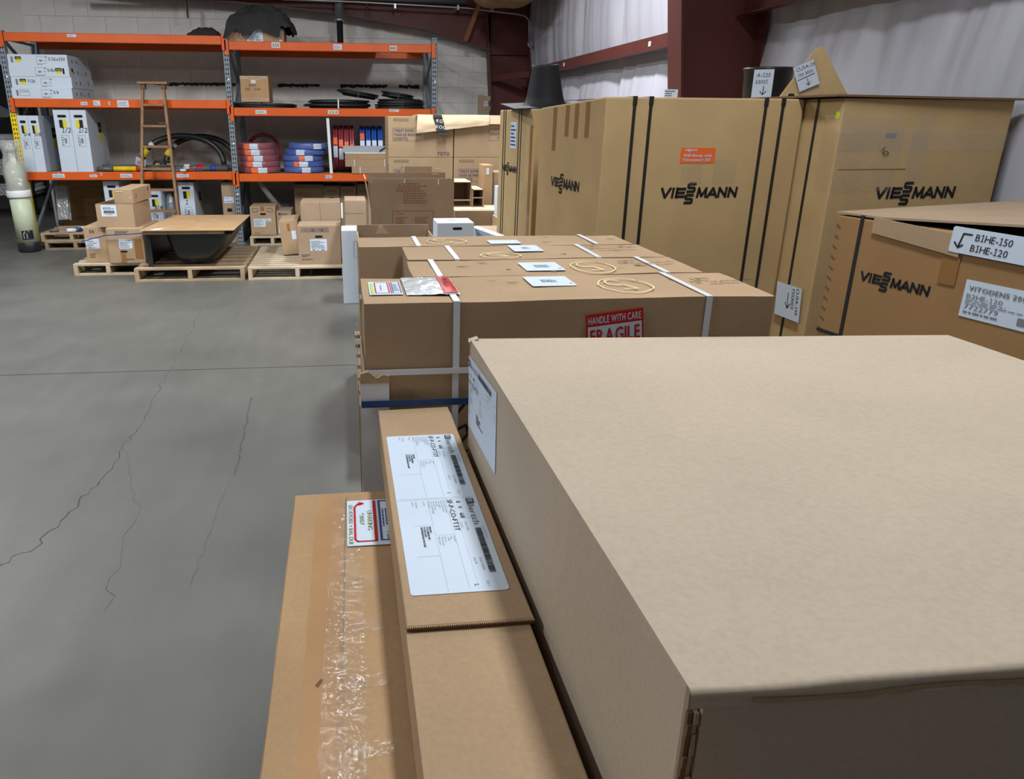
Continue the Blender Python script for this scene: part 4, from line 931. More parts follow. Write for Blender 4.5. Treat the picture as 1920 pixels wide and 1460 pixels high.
# ================================================================== middle distance
def toto():
    names = [['bottom left', 'second from the floor on the left', 'third from the floor on the left', 'top left'], ['bottom right', 'second from the floor on the right', 'third from the floor on the right', 'top right']]
    for c, (x0, x1) in enumerate(((.40, .992), (1.0, 1.60))):
        for k in range(4):
            z = .126+k*.354; w = x1-x0
            t, F = carton('toilet_carton', 'brown toilet bowl carton, %s of the block of eight' % names[c][k], ((x0+x1)/2, 7.46, z), w, .54, .353, KT, group='block of toilet bowl cartons', bev=.005)
            f = F['front']
            if k >= 2:
                f.prints('symbols', [('fr', .05+.028*q, .315, .07+.028*q, .335, .003) for q in range(5)], INKB, .003)
                if not (c == 1 and k == 3):
                    f.prints('carton_print', [('fit', 'TOILET BOWL', .05, .225, .235, .245, True), ('fit', 'TAZA DE INODORO', .05, .19, .30, .21, True), ('fit', 'CUVETTE', .05, .155, .175, .175, True), ('fr', .04, .145, .29, .255, .002)], INKP, .003)
                else: f.prints('carton_print', [('fit', 'CASCADE', .33, .20, .45, .22, True), ('t', 'F 1x', .40, .165, .02, True), ('fr', .32, .15, .50, .25, .002)], INKP, .003)
                if c == 0: f.prints('brand_print', [('fit', 'TOTO', .445, .02, .555, .05, True)], INKP, .003)
                F['left'].prints('side_print', scrawl(.35, .06, .50, .30, 7, 4+k), INKB, .003)
    # pale sheet folded over the top edge
    s = thing('cardboard_sheet', 'pale buff cardboard folded over the top of the toilet cartons', 'cardboard', (1.05, 7.4, 1.5435))
    MB().hexa([(-.40, -.232, .001), (.42, -.226, .001), (.42, .2, .001), (-.40, .2, .001)], [(-.40, -.236, .014), (.42, -.23, .010), (.42, .2, .006), (-.40, .2, .006)]).obj('top_part', KB, s)
    def flapf(u, v):
        x = -.40+.66*u+.012*(1-v)*(1-u); drop = .158-.075*u
        return (x, -.238-.014*math.sin(v*2.2)-.004*noise.noise(Vector((u*6, v*3, 1))), .012-drop*v+.004*noise.noise(Vector((u*7, 0, 2)))*v)
    o = MB().grid(flapf, 26, 10, False).obj('hanging_part', KB, s); md = o.modifiers.new('thickness', 'SOLIDIFY'); md.thickness = .004
    o = MB().grid(lambda u, v: (.262+.158*u, -.236-.006*v, .010-.075*v), 6, 6, False).obj('hanging_part', KB, s); md = o.modifiers.new('thickness', 'SOLIDIFY'); md.thickness = .004
    g = Sheet(s, (-.40, -.25, -.155), (1, 0, 0), (0, 0, 1)); g.prints('printed_symbol', [('s', [(.035, .03), (.06, .05), (.06, .015), (.035, .03)], .008), ('fr', .03, .01, .10, .055, .002)], INKB, .002)
    tp = MB()
    for i in range(6):
        z0 = .012-.028*i; tp.hexa([(-.245+.008*i, -.262, z0-.028), (-.165+.008*i, -.262, z0-.028), (-.165+.008*i, -.256, z0-.028), (-.245+.008*i, -.256, z0-.028)], [(-.253+.008*i, -.256, z0), (-.173+.008*i, -.256, z0), (-.173+.008*i, -.25, z0), (-.253+.008*i, -.25, z0)])
    tp.obj('printed_tape', STRAPK, s)
    Sheet(s, (-.24, -.2635, -.12), (1, 0, -.1), (.1, 0, 1)).prints('tape_print', [('t', 'KOG', .012, .02, .03), ('t', 'KG', .012, .07, .03)], FOAMW, .002)
toto()
def open_box(name, label, loc, w, d, h, m, flaps, rz=0, th=.006, mflap=None):
    """open topped carton; flaps: side -> (height, outward angle from vertical)"""
    t = thing(name, label, 'box', loc, rz)
    for nm, b in (('front_wall', (-w/2, -d/2, 0, w/2, -d/2+th, h)), ('back_wall', (-w/2, d/2-th, 0, w/2, d/2, h)), ('side_wall', (-w/2, -d/2+th, 0, -w/2+th, d/2-th, h)), ('side_wall', (w/2-th, -d/2+th, 0, w/2, d/2-th, h)), ('bottom', (-w/2+th, -d/2+th, 0, w/2-th, d/2-th, th))): MB().box(*b).obj(nm, m, t)
    for sd, (L, a) in flaps.items():
        s, c = math.sin(R(a))*L, math.cos(R(a))*L
        if sd == 'front': P = [(-w/2, -d/2, h), (w/2, -d/2, h), (w/2, -d/2-s, h+c), (-w/2, -d/2-s, h+c)]; e = (0, th, 0)
        elif sd == 'back': P = [(-w/2, d/2-th, h), (w/2, d/2-th, h), (w/2, d/2-th+s, h+c), (-w/2, d/2-th+s, h+c)]; e = (0, th, 0)
        elif sd == 'left': P = [(-w/2, -d/2, h), (-w/2, d/2, h), (-w/2-s, d/2, h+c), (-w/2-s, -d/2, h+c)]; e = (th, 0, 0)
        else: P = [(w/2-th, -d/2, h), (w/2-th, d/2, h), (w/2-th+s, d/2, h+c), (w/2-th+s, -d/2, h+c)]; e = (th, 0, 0)
        MB().prism(P, e).obj('flap', mflap or m, t)
    return t
def middle():
    carton('plain_carton', 'brown carton under the open carton with red print', (.48, 5.9, .001), .60, .5, .45, KG)
    t = open_box('open_carton', 'open brown carton with red warning print and raised flaps', (.48, 5.86, .452), .605, .52, .466, KG, dict(front=(.20, 0), left=(.20, 10), back=(.21, -4)))
    f = Sheet(t, (-.3025, -.26, 0), (1, 0, 0), (0, 0, 1))
    f.prints('warning_print', [('s', [(.19, .58), (.21, .625), (.23, .58), (.19, .58)], .004), ('r', .208, .588, .212, .608)]+scrawl(.235, .49, .42, .64, 9, 21), INKR, .003)
    f.prints('warning_panel', [('fr', .155, .30, .455, .44, .003), ('t', 'A WARN', .17, .415, .012)]+scrawl(.18, .32, .28, .40, 6, 5)+scrawl(.32, .32, .43, .40, 6, 6), INKR, .003)
    f.panel('tape', .0, .635, .24, .664, TAPEC, .0005, .001)
    for x in (.243, .487): f.panel('staple_strip', x, .625, x+.007, .662, WHITEP, .001, .001)
    Sheet(t, (-.3025, .26, 0), (1, 0, 0), (0, 0, 1)).panel('inner_flap', .26, .60, .50, .72, KG, .002, .005)
    w2 = Sheet(t, (-.3025, .255, .0), (1, 0, 0), (0, 0, 1)); w2.poly('tape_end', [(.50, .66), (.55, .66), (.56, .705), (.52, .70), (.505, .72)], KB, .012, .003); w2.poly('tape_end', [(.25, .66), (.28, .66), (.285, .72), (.27, .71)], WRAP, .012, .003)
    # pallets behind the fragile boxes carry the next cartons
    pallet('pallet', 'weathered pallet on the floor behind the white strapped boxes, lower of two', .035, 3.3, .86, 4.6, 0, WOODG, ntop=7, group='pallets behind the strapped boxes')
    pallet('pallet', 'weathered pallet stacked on another behind the white strapped boxes', .03, 3.3, .85, 4.6, .1355, WOODG, ntop=7, group='pallets behind the strapped boxes')
    t = open_box('open_carton', 'low open brown carton just beyond the white strapped boxes', (.275, 4.36, .272), .43, .46, .62, KG, dict(back=(.035, 0)))
    MB().prism([(-.11, .222, .60), (-.02, .222, .60), (-.075, .205, .655)], (0, .005, 0)).obj('torn_corner', KB, t)
    carton('plain_carton', 'brown carton under the white case with a hand slot', (.63, 4.35, .272), .19, .40, .31, KG)
    t, F = carton('white_case', 'white case with a dark hand slot beyond the white strapped boxes', (.60, 4.31, .583), .205, .22, .40, WB)
    F['front'].panel('hand_slot', .085, .362, .137, .376, DARKIN, 0, .0012, .006); F['top'].prints('top_print', scrawl(.07, .1, .14, .14, 1, 4), INKG, .002)
    # leaning white board and low carton right of the case
    b = thing('leaning_board', 'white edged board leaning right of the white case', 'board', (.84, 4.36, .272), tilt=(R(0), R(-6), R(12)))
    MB().box(-.02, -.28, 0, .02, .12, .66).obj('board', WB, b)
    carton('plain_carton', 'grey brown carton at the foot of the strapped tall carton row', (1.02, 5.2, .001), .40, .5, .80, KG)
    t, F = carton('flat_carton', 'long flat carton with a pale top beside the tall strapped carton', (1.08, 6.35, .66), .42, .40, .165, KM); F['top'].panel('pale_lid', 0, 0, .42, .40, KB, 0, .003); F['top'].prints('printed_text', scrawl(.05, .04, .35, .08, 1, 5), INKB, .005)
    carton('plain_carton', 'carton carrying the long flat carton with the pale top', (1.08, 6.35, .001), .44, .42, .658, KG)
    # empty cartons lying on their sides, mouths open
    def side_box(label, x0, x1, y0, y1, z0, h, flap):
        t = thing('side_open_carton', label, 'box', ((x0+x1)/2, (y0+y1)/2, z0), 0, 'cartons lying open on their sides'); w, d, th = x1-x0, y1-y0, .006
        for nm, q in (('side_wall', (-w/2, -d/2, 0, -w/2+th, d/2, h)), ('side_wall', (w/2-th, -d/2, 0, w/2, d/2, h)), ('top_wall', (-w/2, -d/2, h-th, w/2, d/2, h)), ('bottom_wall', (-w/2, -d/2, 0, w/2, d/2, th)), ('back_wall', (-w/2, d/2-th, 0, w/2, d/2, h)), ('shelf_edge', (-w/2+th, -d/2-.002, h*flap, w/2-th, -d/2+.03, h*flap+.008))): MB().box(*q).obj(nm, KG if nm != 'top_wall' else KB, t)
    side_box('brown carton lying open towards the aisle, left of two', .80, 1.045, 6.42, 6.78, .827, .205, .25)
    side_box('brown carton lying open towards the aisle, right of two', 1.05, 1.145, 6.40, 6.75, .827, .145, .5)
    t, F = carton('upright_carton', 'narrow tan carton standing upright with a small white tag', (1.255, 6.95, .001), .085, .26, 1.14, KO); F['front'].panel('tag', .025, 1.06, .05, 1.115, PAPER, 0, .002)
    t, F = carton('plain_carton', 'dark brown carton behind the narrow tan upright one', (1.43, 6.98, .001), .25, .28, 1.08, KG); F['front'].panel('tape', 0, .99, .25, 1.02, TAPEC, .0015, .001)
    t, F = carton('white_small_carton', 'small white carton with blue print beside the tall strapped carton', (1.25, 6.08, .80), .13, .12, .225, WB); F['front'].prints('brand_print', [('r', .02, .13, .05, .16)], BLUE, .002)
    carton('plain_carton', 'plain carton carrying the small white one with blue print', (1.27, 6.0, .001), .20, .24, .798, KM)
middle()
# ================================================================== strapped boiler cartons by the wall
def vcarton(label, x, y, rz, w, d, h, lid=False, z=.125):
    """origin at the near left corner of the footprint"""
    t = thing('boiler_carton', label, 'box', (x, y, z), R(rz), 'tall boiler cartons')
    return t, Sheet(t, (0, 0, 0), (1, 0, 0), (0, 0, 1)), Sheet(t, (0, d, 0), (0, -1, 0), (0, 0, 1)), Sheet(t, (0, 0, h), (1, 0, 0), (0, 1, 0))
def tall_cartons():
    zb = .125
    for i, (x0, y0, x1, y1, lab) in enumerate(((.90, 2.72, 1.66, 3.5, 'pallet under the strapped tall carton with the orange sticker'), (1.71, 2.62, 2.40, 3.32, 'pallet under the tall carton by the wall'), (.90, 3.72, 1.55, 4.38, 'pallet under the tall carton with the black funnel'), (1.78, 3.58, 2.40, 4.2, 'pallet under the tall carton that carries the black bucket'))):
        pallet('pallet', lab, x0, y0, x1, y1, 0, WOOD, h=.124, ntop=6, group='pallets under tall cartons')
    # V1: orange sticker
    w, d, h = .782, .70, 1.475
    t, f, l, tp = vcarton('tall strapped tan carton with an orange sticker on its front', .918, 2.75, 4.8, w, d, h)
    b = MB(); dip = .03
    b.hexa([(0, 0, 0), (w, 0, 0), (w, d, 0), (0, d, 0)], [(0, 0, h), (w, 0, h), (w, d, h-.005), (0, d, h-dip)]); o = b.obj('body', KV, t); bevel_obj(o, .006, 2)
    for x in (.108, .170, .624, .694): f.panel('strap', x-.006, 0, x+.006, h, STRAPK, .0005, .0015)
    for x in (.108, .170, .624, .694):
        MB().box(x-.006, 0, h, x+.006, d, h+.002).obj('strap', STRAPK, t); MB().box(x-.008, -.004, h-.024, x+.008, 0, h+.003).obj('strap_buckle', STRAPK, t)
    vmann(f, .240, 1.128, .316)
    f.panel('orange_sticker', .305, 1.249, .444, 1.304, ORS, 0, .0008)
    s = f.sub(t, .305, 1.249)
    vmann(s, .015, .044, .05, PAPER, 'sticker_logo', .0016); s.prints('sticker_print', [('fit', 'WiFi Ready with', .012, .023, .125, .034, True, .002), ('fit', 'Vitoconnect 100', .010, .008, .122, .019, True, .002)], PAPER, .0016)
    f.panel('clear_pouch', .315, 1.175, .40, 1.247, TAPEC, .0015, .0008); f.panel('clear_pouch', .445, 1.175, .535, 1.265, TAPEC, .0015, .0008)
    vmann(l, .70-.52, 1.135, .325)
    for u, z0 in ((.148, 1.275), (.29, 1.335), (.39, 1.33), (.50, 1.335)):
        u = u+.02; l.panel('brown_tape', u, z0, u+.042, h-dip*(1-u/d)-.006, TAPEB, 0, .0008)
    # V2: opened lid
    w, d, h = .705, .66, 1.475
    t, f, l, tp = vcarton('tall tan carton with a loose lid and clear tape by the insulated wall', 1.724, 2.62, 4.8, w, d, h)
    o = MB().box(0, 0, 0, w, d, h).obj('body', KV, t); bevel_obj(o, .006, 2)
    lid = MB(); lid.hexa([(-.04, -.01, h+.004), (w+.012, -.03, h-.002), (w+.012, d, h+.003), (-.04, d, h+.004)], [(-.04, -.01, h+.011), (w+.012, -.03, h+.005), (w+.012, d, h+.010), (-.04, d, h+.011)]); lid.obj('lid', cardboard('lid_brown', (.17, .105, .06)), t)
    vmann(f, .193, 1.135, .342)
    l.panel('strap', .522, 0, .535, h, STRAPK, .0005, .0015)
    l.panel('lime_dot', .628, h-.070, .648, h-.044, LIME, 0, .0008, .0099)
    f.panel('clear_tape', 0, 1.30, w, 1.37, TAPEC, .0028, .0005); f.panel('clear_tape', .30, 1.19, .37, 1.42, TAPEC, .0012, .0008); f.panel('clear_tape', .005, 1.16, .26, 1.42, TAPEC, .002, .0008); l.panel('clear_tape', d-.08, 1.16, d, 1.42, TAPEC, .002, .0008)
    f.panel('hand_slot', .19, 1.345, .235, 1.36, INKG, 0, .001, .006); f.prints('pen_doodle', [('s', [(.18, 1.30), (.195, 1.313), (.19, 1.293), (.205, 1.30), (.215, 1.292), (.205, 1.283), (.19, 1.293)], .003)], INKB, .003)
    f.panel('flap_edge', .02, 1.235, .30, 1.238, KFL, 0, .0008)
    # its hand written note
    n = thing('paper_note', 'white paper note with an arrow stuck low on the carton by the wall', 'note', (1.7125, 2.62, .92), R(4.8))
    s = Sheet(n, (-.003, .17, -.125), (0, -1, 0), (0, .1, 1)); s.panel('paper', 0, 0, .15, .13, PAPER, 0, .001)
    s.prints('arrow', [('s', [(.075, .10), (.075, .04)], .004), ('s', [(.06, .06), (.075, .04), (.09, .06)], .004)], MARK, .0018)
    rt = Sheet(n, s.at(.0, .0, .0018), s.v*-1, s.u); rt.prints('handwriting', [('t', 'CU3A-199', -.126, .122, .017), ('t', '7553003', -.122, .096, .017)], MARK, 0)
    # V0: behind, with the black funnel on top
    w, d, h = .64, .645, 1.445
    t, f, l, tp = vcarton('narrow looking tan strapped carton behind, below the black funnel', .905, 3.72, 4.0, w, d, h)
    o = MB().box(0, 0, 0, w, d, h).obj('body', KV, t); bevel_obj(o, .006, 2)
    for u in (.085, .125, .375, .415): l.panel('strap', u-.005, 0, u+.005, h, STRAPK, .0005, .0015)
    vmann(l, .09, 1.135, .27); l.panel('shipping_label', .225, 1.255, .335, 1.385, PAPER, 0, .001); l.prints('label_print', scrawl(.235, 1.265, .325, 1.375, 6, 3), BLUE, .002)
    l.panel('clear_tape', .43, 1.10, .50, 1.40, TAPEC, .0015, .001); l.panel('brown_tape', .57, 0, .61, 1.37, TAPEB, 0, .0012)
    c = thing('plastic_funnel', 'black plastic cone with a wide flange on top of the rear tall carton', 'funnel', (1.01, 3.98, 1.587), tilt=(R(4.5), R(-2.5), 0))
    MB().hexa([(-.19, -.17, 0), (.15, -.17, 0), (.15, .19, 0), (-.19, .19, 0)], [(-.19, -.17, .006), (.15, -.17, .006), (.15, .19, .006), (-.19, .19, .006)]).obj('flange', BLKM, c)
    MB().lathe([(.118, .006), (.098, .02), (.09, .05), (.066, .178), (.066, .19), (.056, .19), (.054, .17), (.08, .02)], n=36, cap=False).obj('cone', BLKM, c)
    # V4: mostly hidden, carries a bucket and a folded carton top
    w, d, h = .61, .62, 1.47
    t, f, l, tp = vcarton('tan carton hidden behind the two front ones, carrying a black bucket', 1.785, 3.58, 2, w, d, h)
    o = MB().box(0, 0, 0, w, d, h).obj('body', KV, t); bevel_obj(o, .006, 2)
    bk = thing('black_bucket', 'shiny black bucket with a taped paper note behind the tall cartons', 'bucket', (2.045, 3.74, 1.596))
    MB().lathe([(.10, 0), (.105, .02), (.113, .15), (.118, .155), (.118, .166), (.110, .166), (.10, .03)], n=36).obj('shell', BLKP, bk)
    nt = thing('paper_note', 'white paper note with an arrow taped to the black bucket', 'note', (1.965, 3.62, 1.60), R(-20))
    s = Sheet(nt, (-.05, 0, .02), (1, 0, .02), (0, .05, 1)); s.panel('paper', 0, 0, .088, .128, PAPER, 0, .001)
    s.prints('handwriting', [('t', 'A-125', .012, .095, .018, False, .1), ('t', '53001', .010, .066, .017, False, .1), ('s', [(.05, .055), (.048, .018)], .0035), ('s', [(.036, .032), (.048, .018), (.062, .032)], .0035)], MARK, .002)
    fc = thing('folded_carton_top', 'tan triangular carton flap with hand holes standing on the carton by the wall', 'cardboard', (1.975, 3.2, 1.611))
    MB().prism([(-.165, 0, 0), (.155, 0, 0), (.13, .0, .03), (.005, .02, .205), (-.02, .02, .195)], (0, .008, 0)).obj('panel', KV, fc)
    sh = Sheet(fc, (-.165, -.0, 0), (1, 0, 0), (0, .1, 1))
    sh.panel('hand_hole', .04, .0, .068, .02, DARKIN, .0005, .001, .008); sh.panel('hand_hole', .175, .008, .213, .028, DARKIN, .0005, .001, .009)
    pn = thing('paper_note', 'white note in clear plastic taped to the triangular carton flap', 'note', (1.93, 3.192, 1.69), tilt=(0, R(-22), 0))
    s = Sheet(pn, (-.055, 0, -.035), (1, 0, 0), (0, .1, 1)); s.panel('paper', 0, 0, .09, .10, PAPER, 0, .001); s.prints('handwriting', [('t', 'CU3A-16', .008, .078, .016), ('t', '753 3002', .01, .055, .013), ('s', [(.005, .045), (.08, .047)], .003), ('s', [(.045, .038), (.045, .012)], .003), ('s', [(.036, .022), (.045, .012), (.054, .022)], .003)], MARK, .002)
    s.panel('plastic_sleeve', -.005, -.035, .105, .145, TAPEC, .003, .001)
    sg = thing('paper_note', 'small white sign standing on the carton with the orange sticker', 'note', (1.36, 3.25, 1.602), R(4))
    s = Sheet(sg, (-.03, 0, 0), (1, 0, 0), (0, 0, 1)); s.panel('paper', 0, 0, .06, .042, PAPER, 0, .0015); s.prints('handwriting', scrawl(.005, .005, .055, .04, 4, 5), MARK, .002)
    # V3: nearer carton whose long side shows
    t = thing('boiler_carton', 'orange brown boiler carton with white notes at the right edge', 'box', (1.491, 2.2, .125), R(10.8), 'boiler cartons')
    pallet('pallet', 'pallet under the orange brown boiler carton', 1.56, 1.25, 2.30, 2.2, 0, WOOD, rz=R(10.8), h=.124, ntop=6, group='pallets under tall cartons')
    L, W, h = 1.0, .80, 1.13
    o = MB().box(0, -L, 0, W, 0, h).obj('body', KV3, t); bevel_obj(o, .005, 2)
    l = Sheet(t, (0, 0, 0), (0, -1, 0), (0, 0, 1))
    vmann(l, .125, .955, .235)
    l.panel('strap', .089, 0, .102, h+.008, STRAPK, .0005, .0015); l.panel('strap', .0, .767, L, .777, STRAPK, .002, .0015); MB().box(0, -.104, h+.006, W, -.086, h+.009).obj('strap', STRAPK, t)
    for k in range(12): l.prints('perforation', [('s', [(.004, .75+.032*k), (.018, .742+.032*k)], .005)], KFL, .001)
    # loose lid sheets: the top gapes open towards the front
    P = [(-.0, .005, h+.004), (-.0, -.16, h+.006), (.04, -.60, h+.034), (.04, -L, h+.05), (W, -L, h+.05), (W, 0, h+.02)]
    MB().prism(P, (0, 0, .006)).obj('lid', KG, t)
    MB().box(.03, -L+.02, h+.0005, W-.03, -.1, h+.002).obj('gap_shade', DARKIN, t)  # black sheet standing in for the shade under the gaping lid
    l.poly('tuck_flap', [(.14, h-.035), (.42, h-.06), (.42, h-.005), (.14, h+.01)], KM, .002, .004)
    l.panel('brown_tape', .375, h-.135, .425, h-.055, TAPEB, .0015, .001)
    s = l.sub(t, .39, h-.048, R(-1.0), .006)
    s.panel('paper_sign', 0, 0, .30, .065, PAPER, 0, .0015, .006)
    s.prints('handwriting', [('s', [(.055, .05), (.032, .05), (.024, .014)], .004), ('s', [(.012, .026), (.024, .014), (.036, .022)], .004), ('t', 'B1HE-150', .065, .037, .018, False, .08), ('t', 'B1HE-120', .058, .010, .018, False, .08)], MARK, .0025)
    s = l.sub(t, .455, .925, R(0), .001)
    s.panel('product_label', 0, 0, .28, .095, PAPER, 0, .001)
    s.prints('label_print', [('fit', 'VITODENS 200', .012, .070, .16, .082, True), ('fit', 'B2HE-120', .010, .049, .105, .062), ('fit', '7722779', .010, .022, .10, .036), ('r', .15, .012, .18, .03)]+scrawl(.01, .037, .17, .048, 2, 3)+scrawl(.01, .010, .13, .02, 1, 9), INKG, .0022)
tall_cartons()
# ================================================================== white strapped fragile boxes
def circled(sheet, cx, cy, rx, ry, ch, seed, name='chalk_mark'):
    rr = random.Random(seed); pts = []
    for i in range(29):
        a = 2*math.pi*i/26+.6; k = 1+rr.uniform(-.03, .03); pts.append((cx+rx*k*math.cos(a), cy+ry*k*math.sin(a)))
    five = [(-.22, -.48), (.29, -.48), (.0, .1), (-.31, .05), (-.55, .15), (-.62, .38), (-.53, .66), (-.27, .80), (0, .68)]
    st = [('s', pts, .0032), ('s', [(cx+x*rx, cy+y*ry) for x, y in five], .0042)]
    sheet.prints(name, st, CHALK, .0036)
def wavy_box(mb, x0, y0, z0, x1, y1, z1, seed, amp=.003, nx=14, ny=5, nz=4):
    """carton with slightly dented faces and edges"""
    def P(i, j, k):
        x, y, z = x0+(x1-x0)*i/nx, y0+(y1-y0)*j/ny, z0+(z1-z0)*k/nz
        d = noise.noise_vector(Vector((x*6+seed, y*9, z*9)))*amp
        return (x+d.x, y+d.y, z+d.z*(1 if k == nz else .4))
    idx = {}
    def V(i, j, k):
        if (i, j, k) not in idx: idx[(i, j, k)] = len(mb.v); mb.v.append(P(i, j, k))
        return idx[(i, j, k)]
    def q(a, b, c, d): mb.f.append((a, b, c, d)); mb.sm.append(True)
    for i in range(nx):
        for j in range(ny): q(V(i, j, nz), V(i+1, j, nz), V(i+1, j+1, nz), V(i, j+1, nz)); q(V(i, j, 0), V(i, j+1, 0), V(i+1, j+1, 0), V(i+1, j, 0))
        for k in range(nz): q(V(i, 0, k), V(i+1, 0, k), V(i+1, 0, k+1), V(i, 0, k+1)); q(V(i+1, ny, k), V(i, ny, k), V(i, ny, k+1), V(i+1, ny, k+1))
    for j in range(ny):
        for k in range(nz): q(V(0, j+1, k), V(0, j, k), V(0, j, k+1), V(0, j+1, k+1)); q(V(nx, j, k), V(nx, j+1, k), V(nx, j+1, k+1), V(nx, j, k+1))
    return mb
def sharp(o, ang=35):
    bm = bmesh.new(); bm.from_mesh(o.data); bmesh.ops.recalc_face_normals(bm, faces=bm.faces)
    for e in bm.edges:
        if len(e.link_faces) == 2 and e.calc_face_angle() > R(ang): e.smooth = False
    bm.to_mesh(o.data); bm.free(); return o
ZT, ZJ = 1.185, 1.042
def fragile():
    rows = [dict(x0=.028, x1=.872, y0=1.445, y1=1.694, st=(.21, .73), lab='strapped brown box with a red fragile sticker at the front of its row'),
            dict(x0=.147, x1=.838, y0=1.700, y1=1.908, st=(.208, .747), lab='strapped brown box, second from the front, with a circled chalk mark right of its label'),
            dict(x0=.152, x1=.835, y0=1.914, y1=2.124, st=(.278, .65), lab='strapped brown box, third from the front, chalk mark left of its label'),
            dict(x0=.030, x1=.826, y0=2.134, y1=2.312, st=(.20, .715), lab='strapped brown box farthest back in the row of four')]
    pallet('pallet', 'pallet under the four white strapped boxes', .02, 1.45, .88, 2.32, 0, WOODG, h=.124, ntop=7, group='pallets under cartons')
    for i, r in enumerate(rows):
        x0, x1, y0, y1 = r['x0'], r['x1'], r['y0'], r['y1']
        # lower carton
        t = thing('lower_strapped_box', ['tall brown carton under the fragile sticker box', 'tall brown carton under the second strapped box', 'tall brown carton under the third strapped box', 'tall brown carton under the farthest strapped box'][i], 'box', ((x0+x1)/2, (y0+y1)/2, .125), 0, 'cartons under the strapped boxes')
        sharp(wavy_box(MB(), -(x1-x0)/2, -(y1-y0)/2, 0, (x1-x0)/2, (y1-y0)/2, ZJ-.127, i*3.1, .002).obj('body', KM, t))
        if i == 0:
            f = Sheet(t, (-(x1-x0)/2, -(y1-y0)/2-.002, 0), (1, 0, 0), (0, 0, 1))
            f.panel('strap', .175, 0, .188, ZJ-.127, STRAPW, .001, .0015); f.panel('strap', .695, 0, .708, ZJ-.127, STRAPW, .001, .0015)
            f.panel('blue_strap', -.01, ZJ-.127-.062, .84, ZJ-.127-.048, STRAPB, .019, .0015)
            f.prints('handwriting', [('s', [(.20, .845), (.165, .80), (.15, .78)], .006), ('s', [(.185, .79), (.205, .80), (.21, .78), (.17, .73), (.22, .745)], .006), ('s', [(.225, .745), (.195, .70), (.23, .705), (.19, .66)], .006), ('s', [(.21, .655), (.225, .665)], .006)], MARK, .002)
            Sheet(t, (-(x1-x0)/2, (y1-y0)/2, 0), (0, -1, 0), (0, 0, 1)).panel('strap', .02, .45, .035, ZJ-.08, STRAPW, .012, .0015)
        # upper box
        t = thing('strapped_box', r['lab'], 'box', ((x0+x1)/2, (y0+y1)/2, ZJ), 0, 'white strapped boxes')
        w, d, h = x1-x0, y1-y0, ZT-ZJ
        sharp(wavy_box(MB(), -w/2, -d/2, 0, w/2, d/2, h, i*5.7+1, .0028, 24, 7, 5).obj('body', KM, t))
        f = Sheet(t, (-w/2, -d/2-.001, 0), (1, 0, 0), (0, 0, 1)); tp = Sheet(t, (-w/2, -d/2, h), (1, 0, 0), (0, 1, 0))
        for sx in r['st']:
            u = sx-x0; tp.panel('strap', u-.0065, -.004, u+.0065, d, STRAPW, .0022, .0012); f.panel('strap', u-.0065, 0, u+.0065, h+.003, STRAPW, .003, .0012)
        if i in (0, 3): f.panel('strap', 0, -.002, w, .010, STRAPW, .0055, .0012); Sheet(t, (-w/2-.001, d/2, 0), (0, -1, 0), (0, 0, 1)).panel('strap', 0, -.002, d+.006, .010, STRAPW, .003, .0012)
        tp2 = lambda X, Y: (X-x0, Y-y0)
        def white(X0, Y0, X1, Y1, seed):
            a, b = tp2(X0, Y0), tp2(X1, Y1); tp.panel('white_label', a[0], a[1], b[0], b[1], PAPER, .0028, .0006, .004)
            tp.prints('label_print', scrawl(a[0]+.03, a[1]+.035, b[0]-.025, b[1]-.035, 4, seed)+[('r', b[0]-.012, a[1]+.02, b[0]-.006, a[1]+.024)], INKG, .0042)
        if i == 0: white(.392, 1.565, .490, 1.667, 1); circled(tp, *tp2(.594, 1.560), .057, .072, '5', 1)
        if i == 1: white(.419, 1.738, .514, 1.845, 2); circled(tp, *tp2(.590, 1.772), .052, .072, '5', 2)
        if i == 2: white(.449, 2.012, .531, 2.115, 3); circled(tp, *tp2(.40, 1.960), .053, .042, '5', 3)
        if i == 3: white(.408, 2.148, .498, 2.214, 4); circled(tp, *tp2(.288, 2.206), .057, .052, '5', 4)
        if i < 3:
            sx = (.765, .68, .665)[i]-x0; sy = (.11, .085, .10)[i]
            tp.sub(t, sx, sy, R(12), .005).prints('handwriting', [('t', "HPS", .0, .03, .020, False, .1), ('t', 'MUM0261-BN', .025, -.005, .014, False, .1)], MARK, .001)
        rr = random.Random(i)
        for k in range(7):
            a, b = rr.uniform(.1, w-.05), rr.uniform(.03, d-.03); tp.poly('torn_nick', [(a, b), (a+rr.uniform(.008, .03), b+rr.uniform(-.006, .003)), (a+rr.uniform(.006, .02), b+.004)], (KFL, KB)[k % 2], .002, .0006)
        if i == 0:
            s = f.sub(t, .450, .052, R(6.5), .0045); s.panel('fragile_sticker', 0, -.025, .120, .0605, RED, 0, .0006)
            s.panel('sticker_white', .004, -.008, .116, .034, PAPER, .0006, .0005)
            s.prints('sticker_print', [('fit', 'FRAGILE', .008, -.001, .112, .029, True)], RED, .0018); s.prints('sticker_heading', [('fit', 'HANDLE WITH CARE', .005, .040, .115, .055, True)], PAPER, .0018)
            # shipping label and packing slip pouch on top
            a = tp2(.042, 1.510); q = tp.sub(t, a[0], a[1], R(0), .003)
            q.panel('shipping_label', 0, 0, .068, .128, PAPER, 0, .0006)
            q.prints('label_border', [('fr', .012, .012, .042, .120, .0025), ('r', .044, .008, .0465, .122)], RED, .0014); q.prints('label_panel', [('fr', .048, .012, .066, .120, .002)], BLUE, .0014)
            q.prints('label_text', scrawl(.051, .03, .063, .105, 6, 3)+[('s', [(.025, .04), (.025, .09)], .002)], INKG, .0014); q.prints('highlighter', [('r', .003, .01, .009, .11)], MARKY, .0014)
            a = tp2(.116, 1.503)
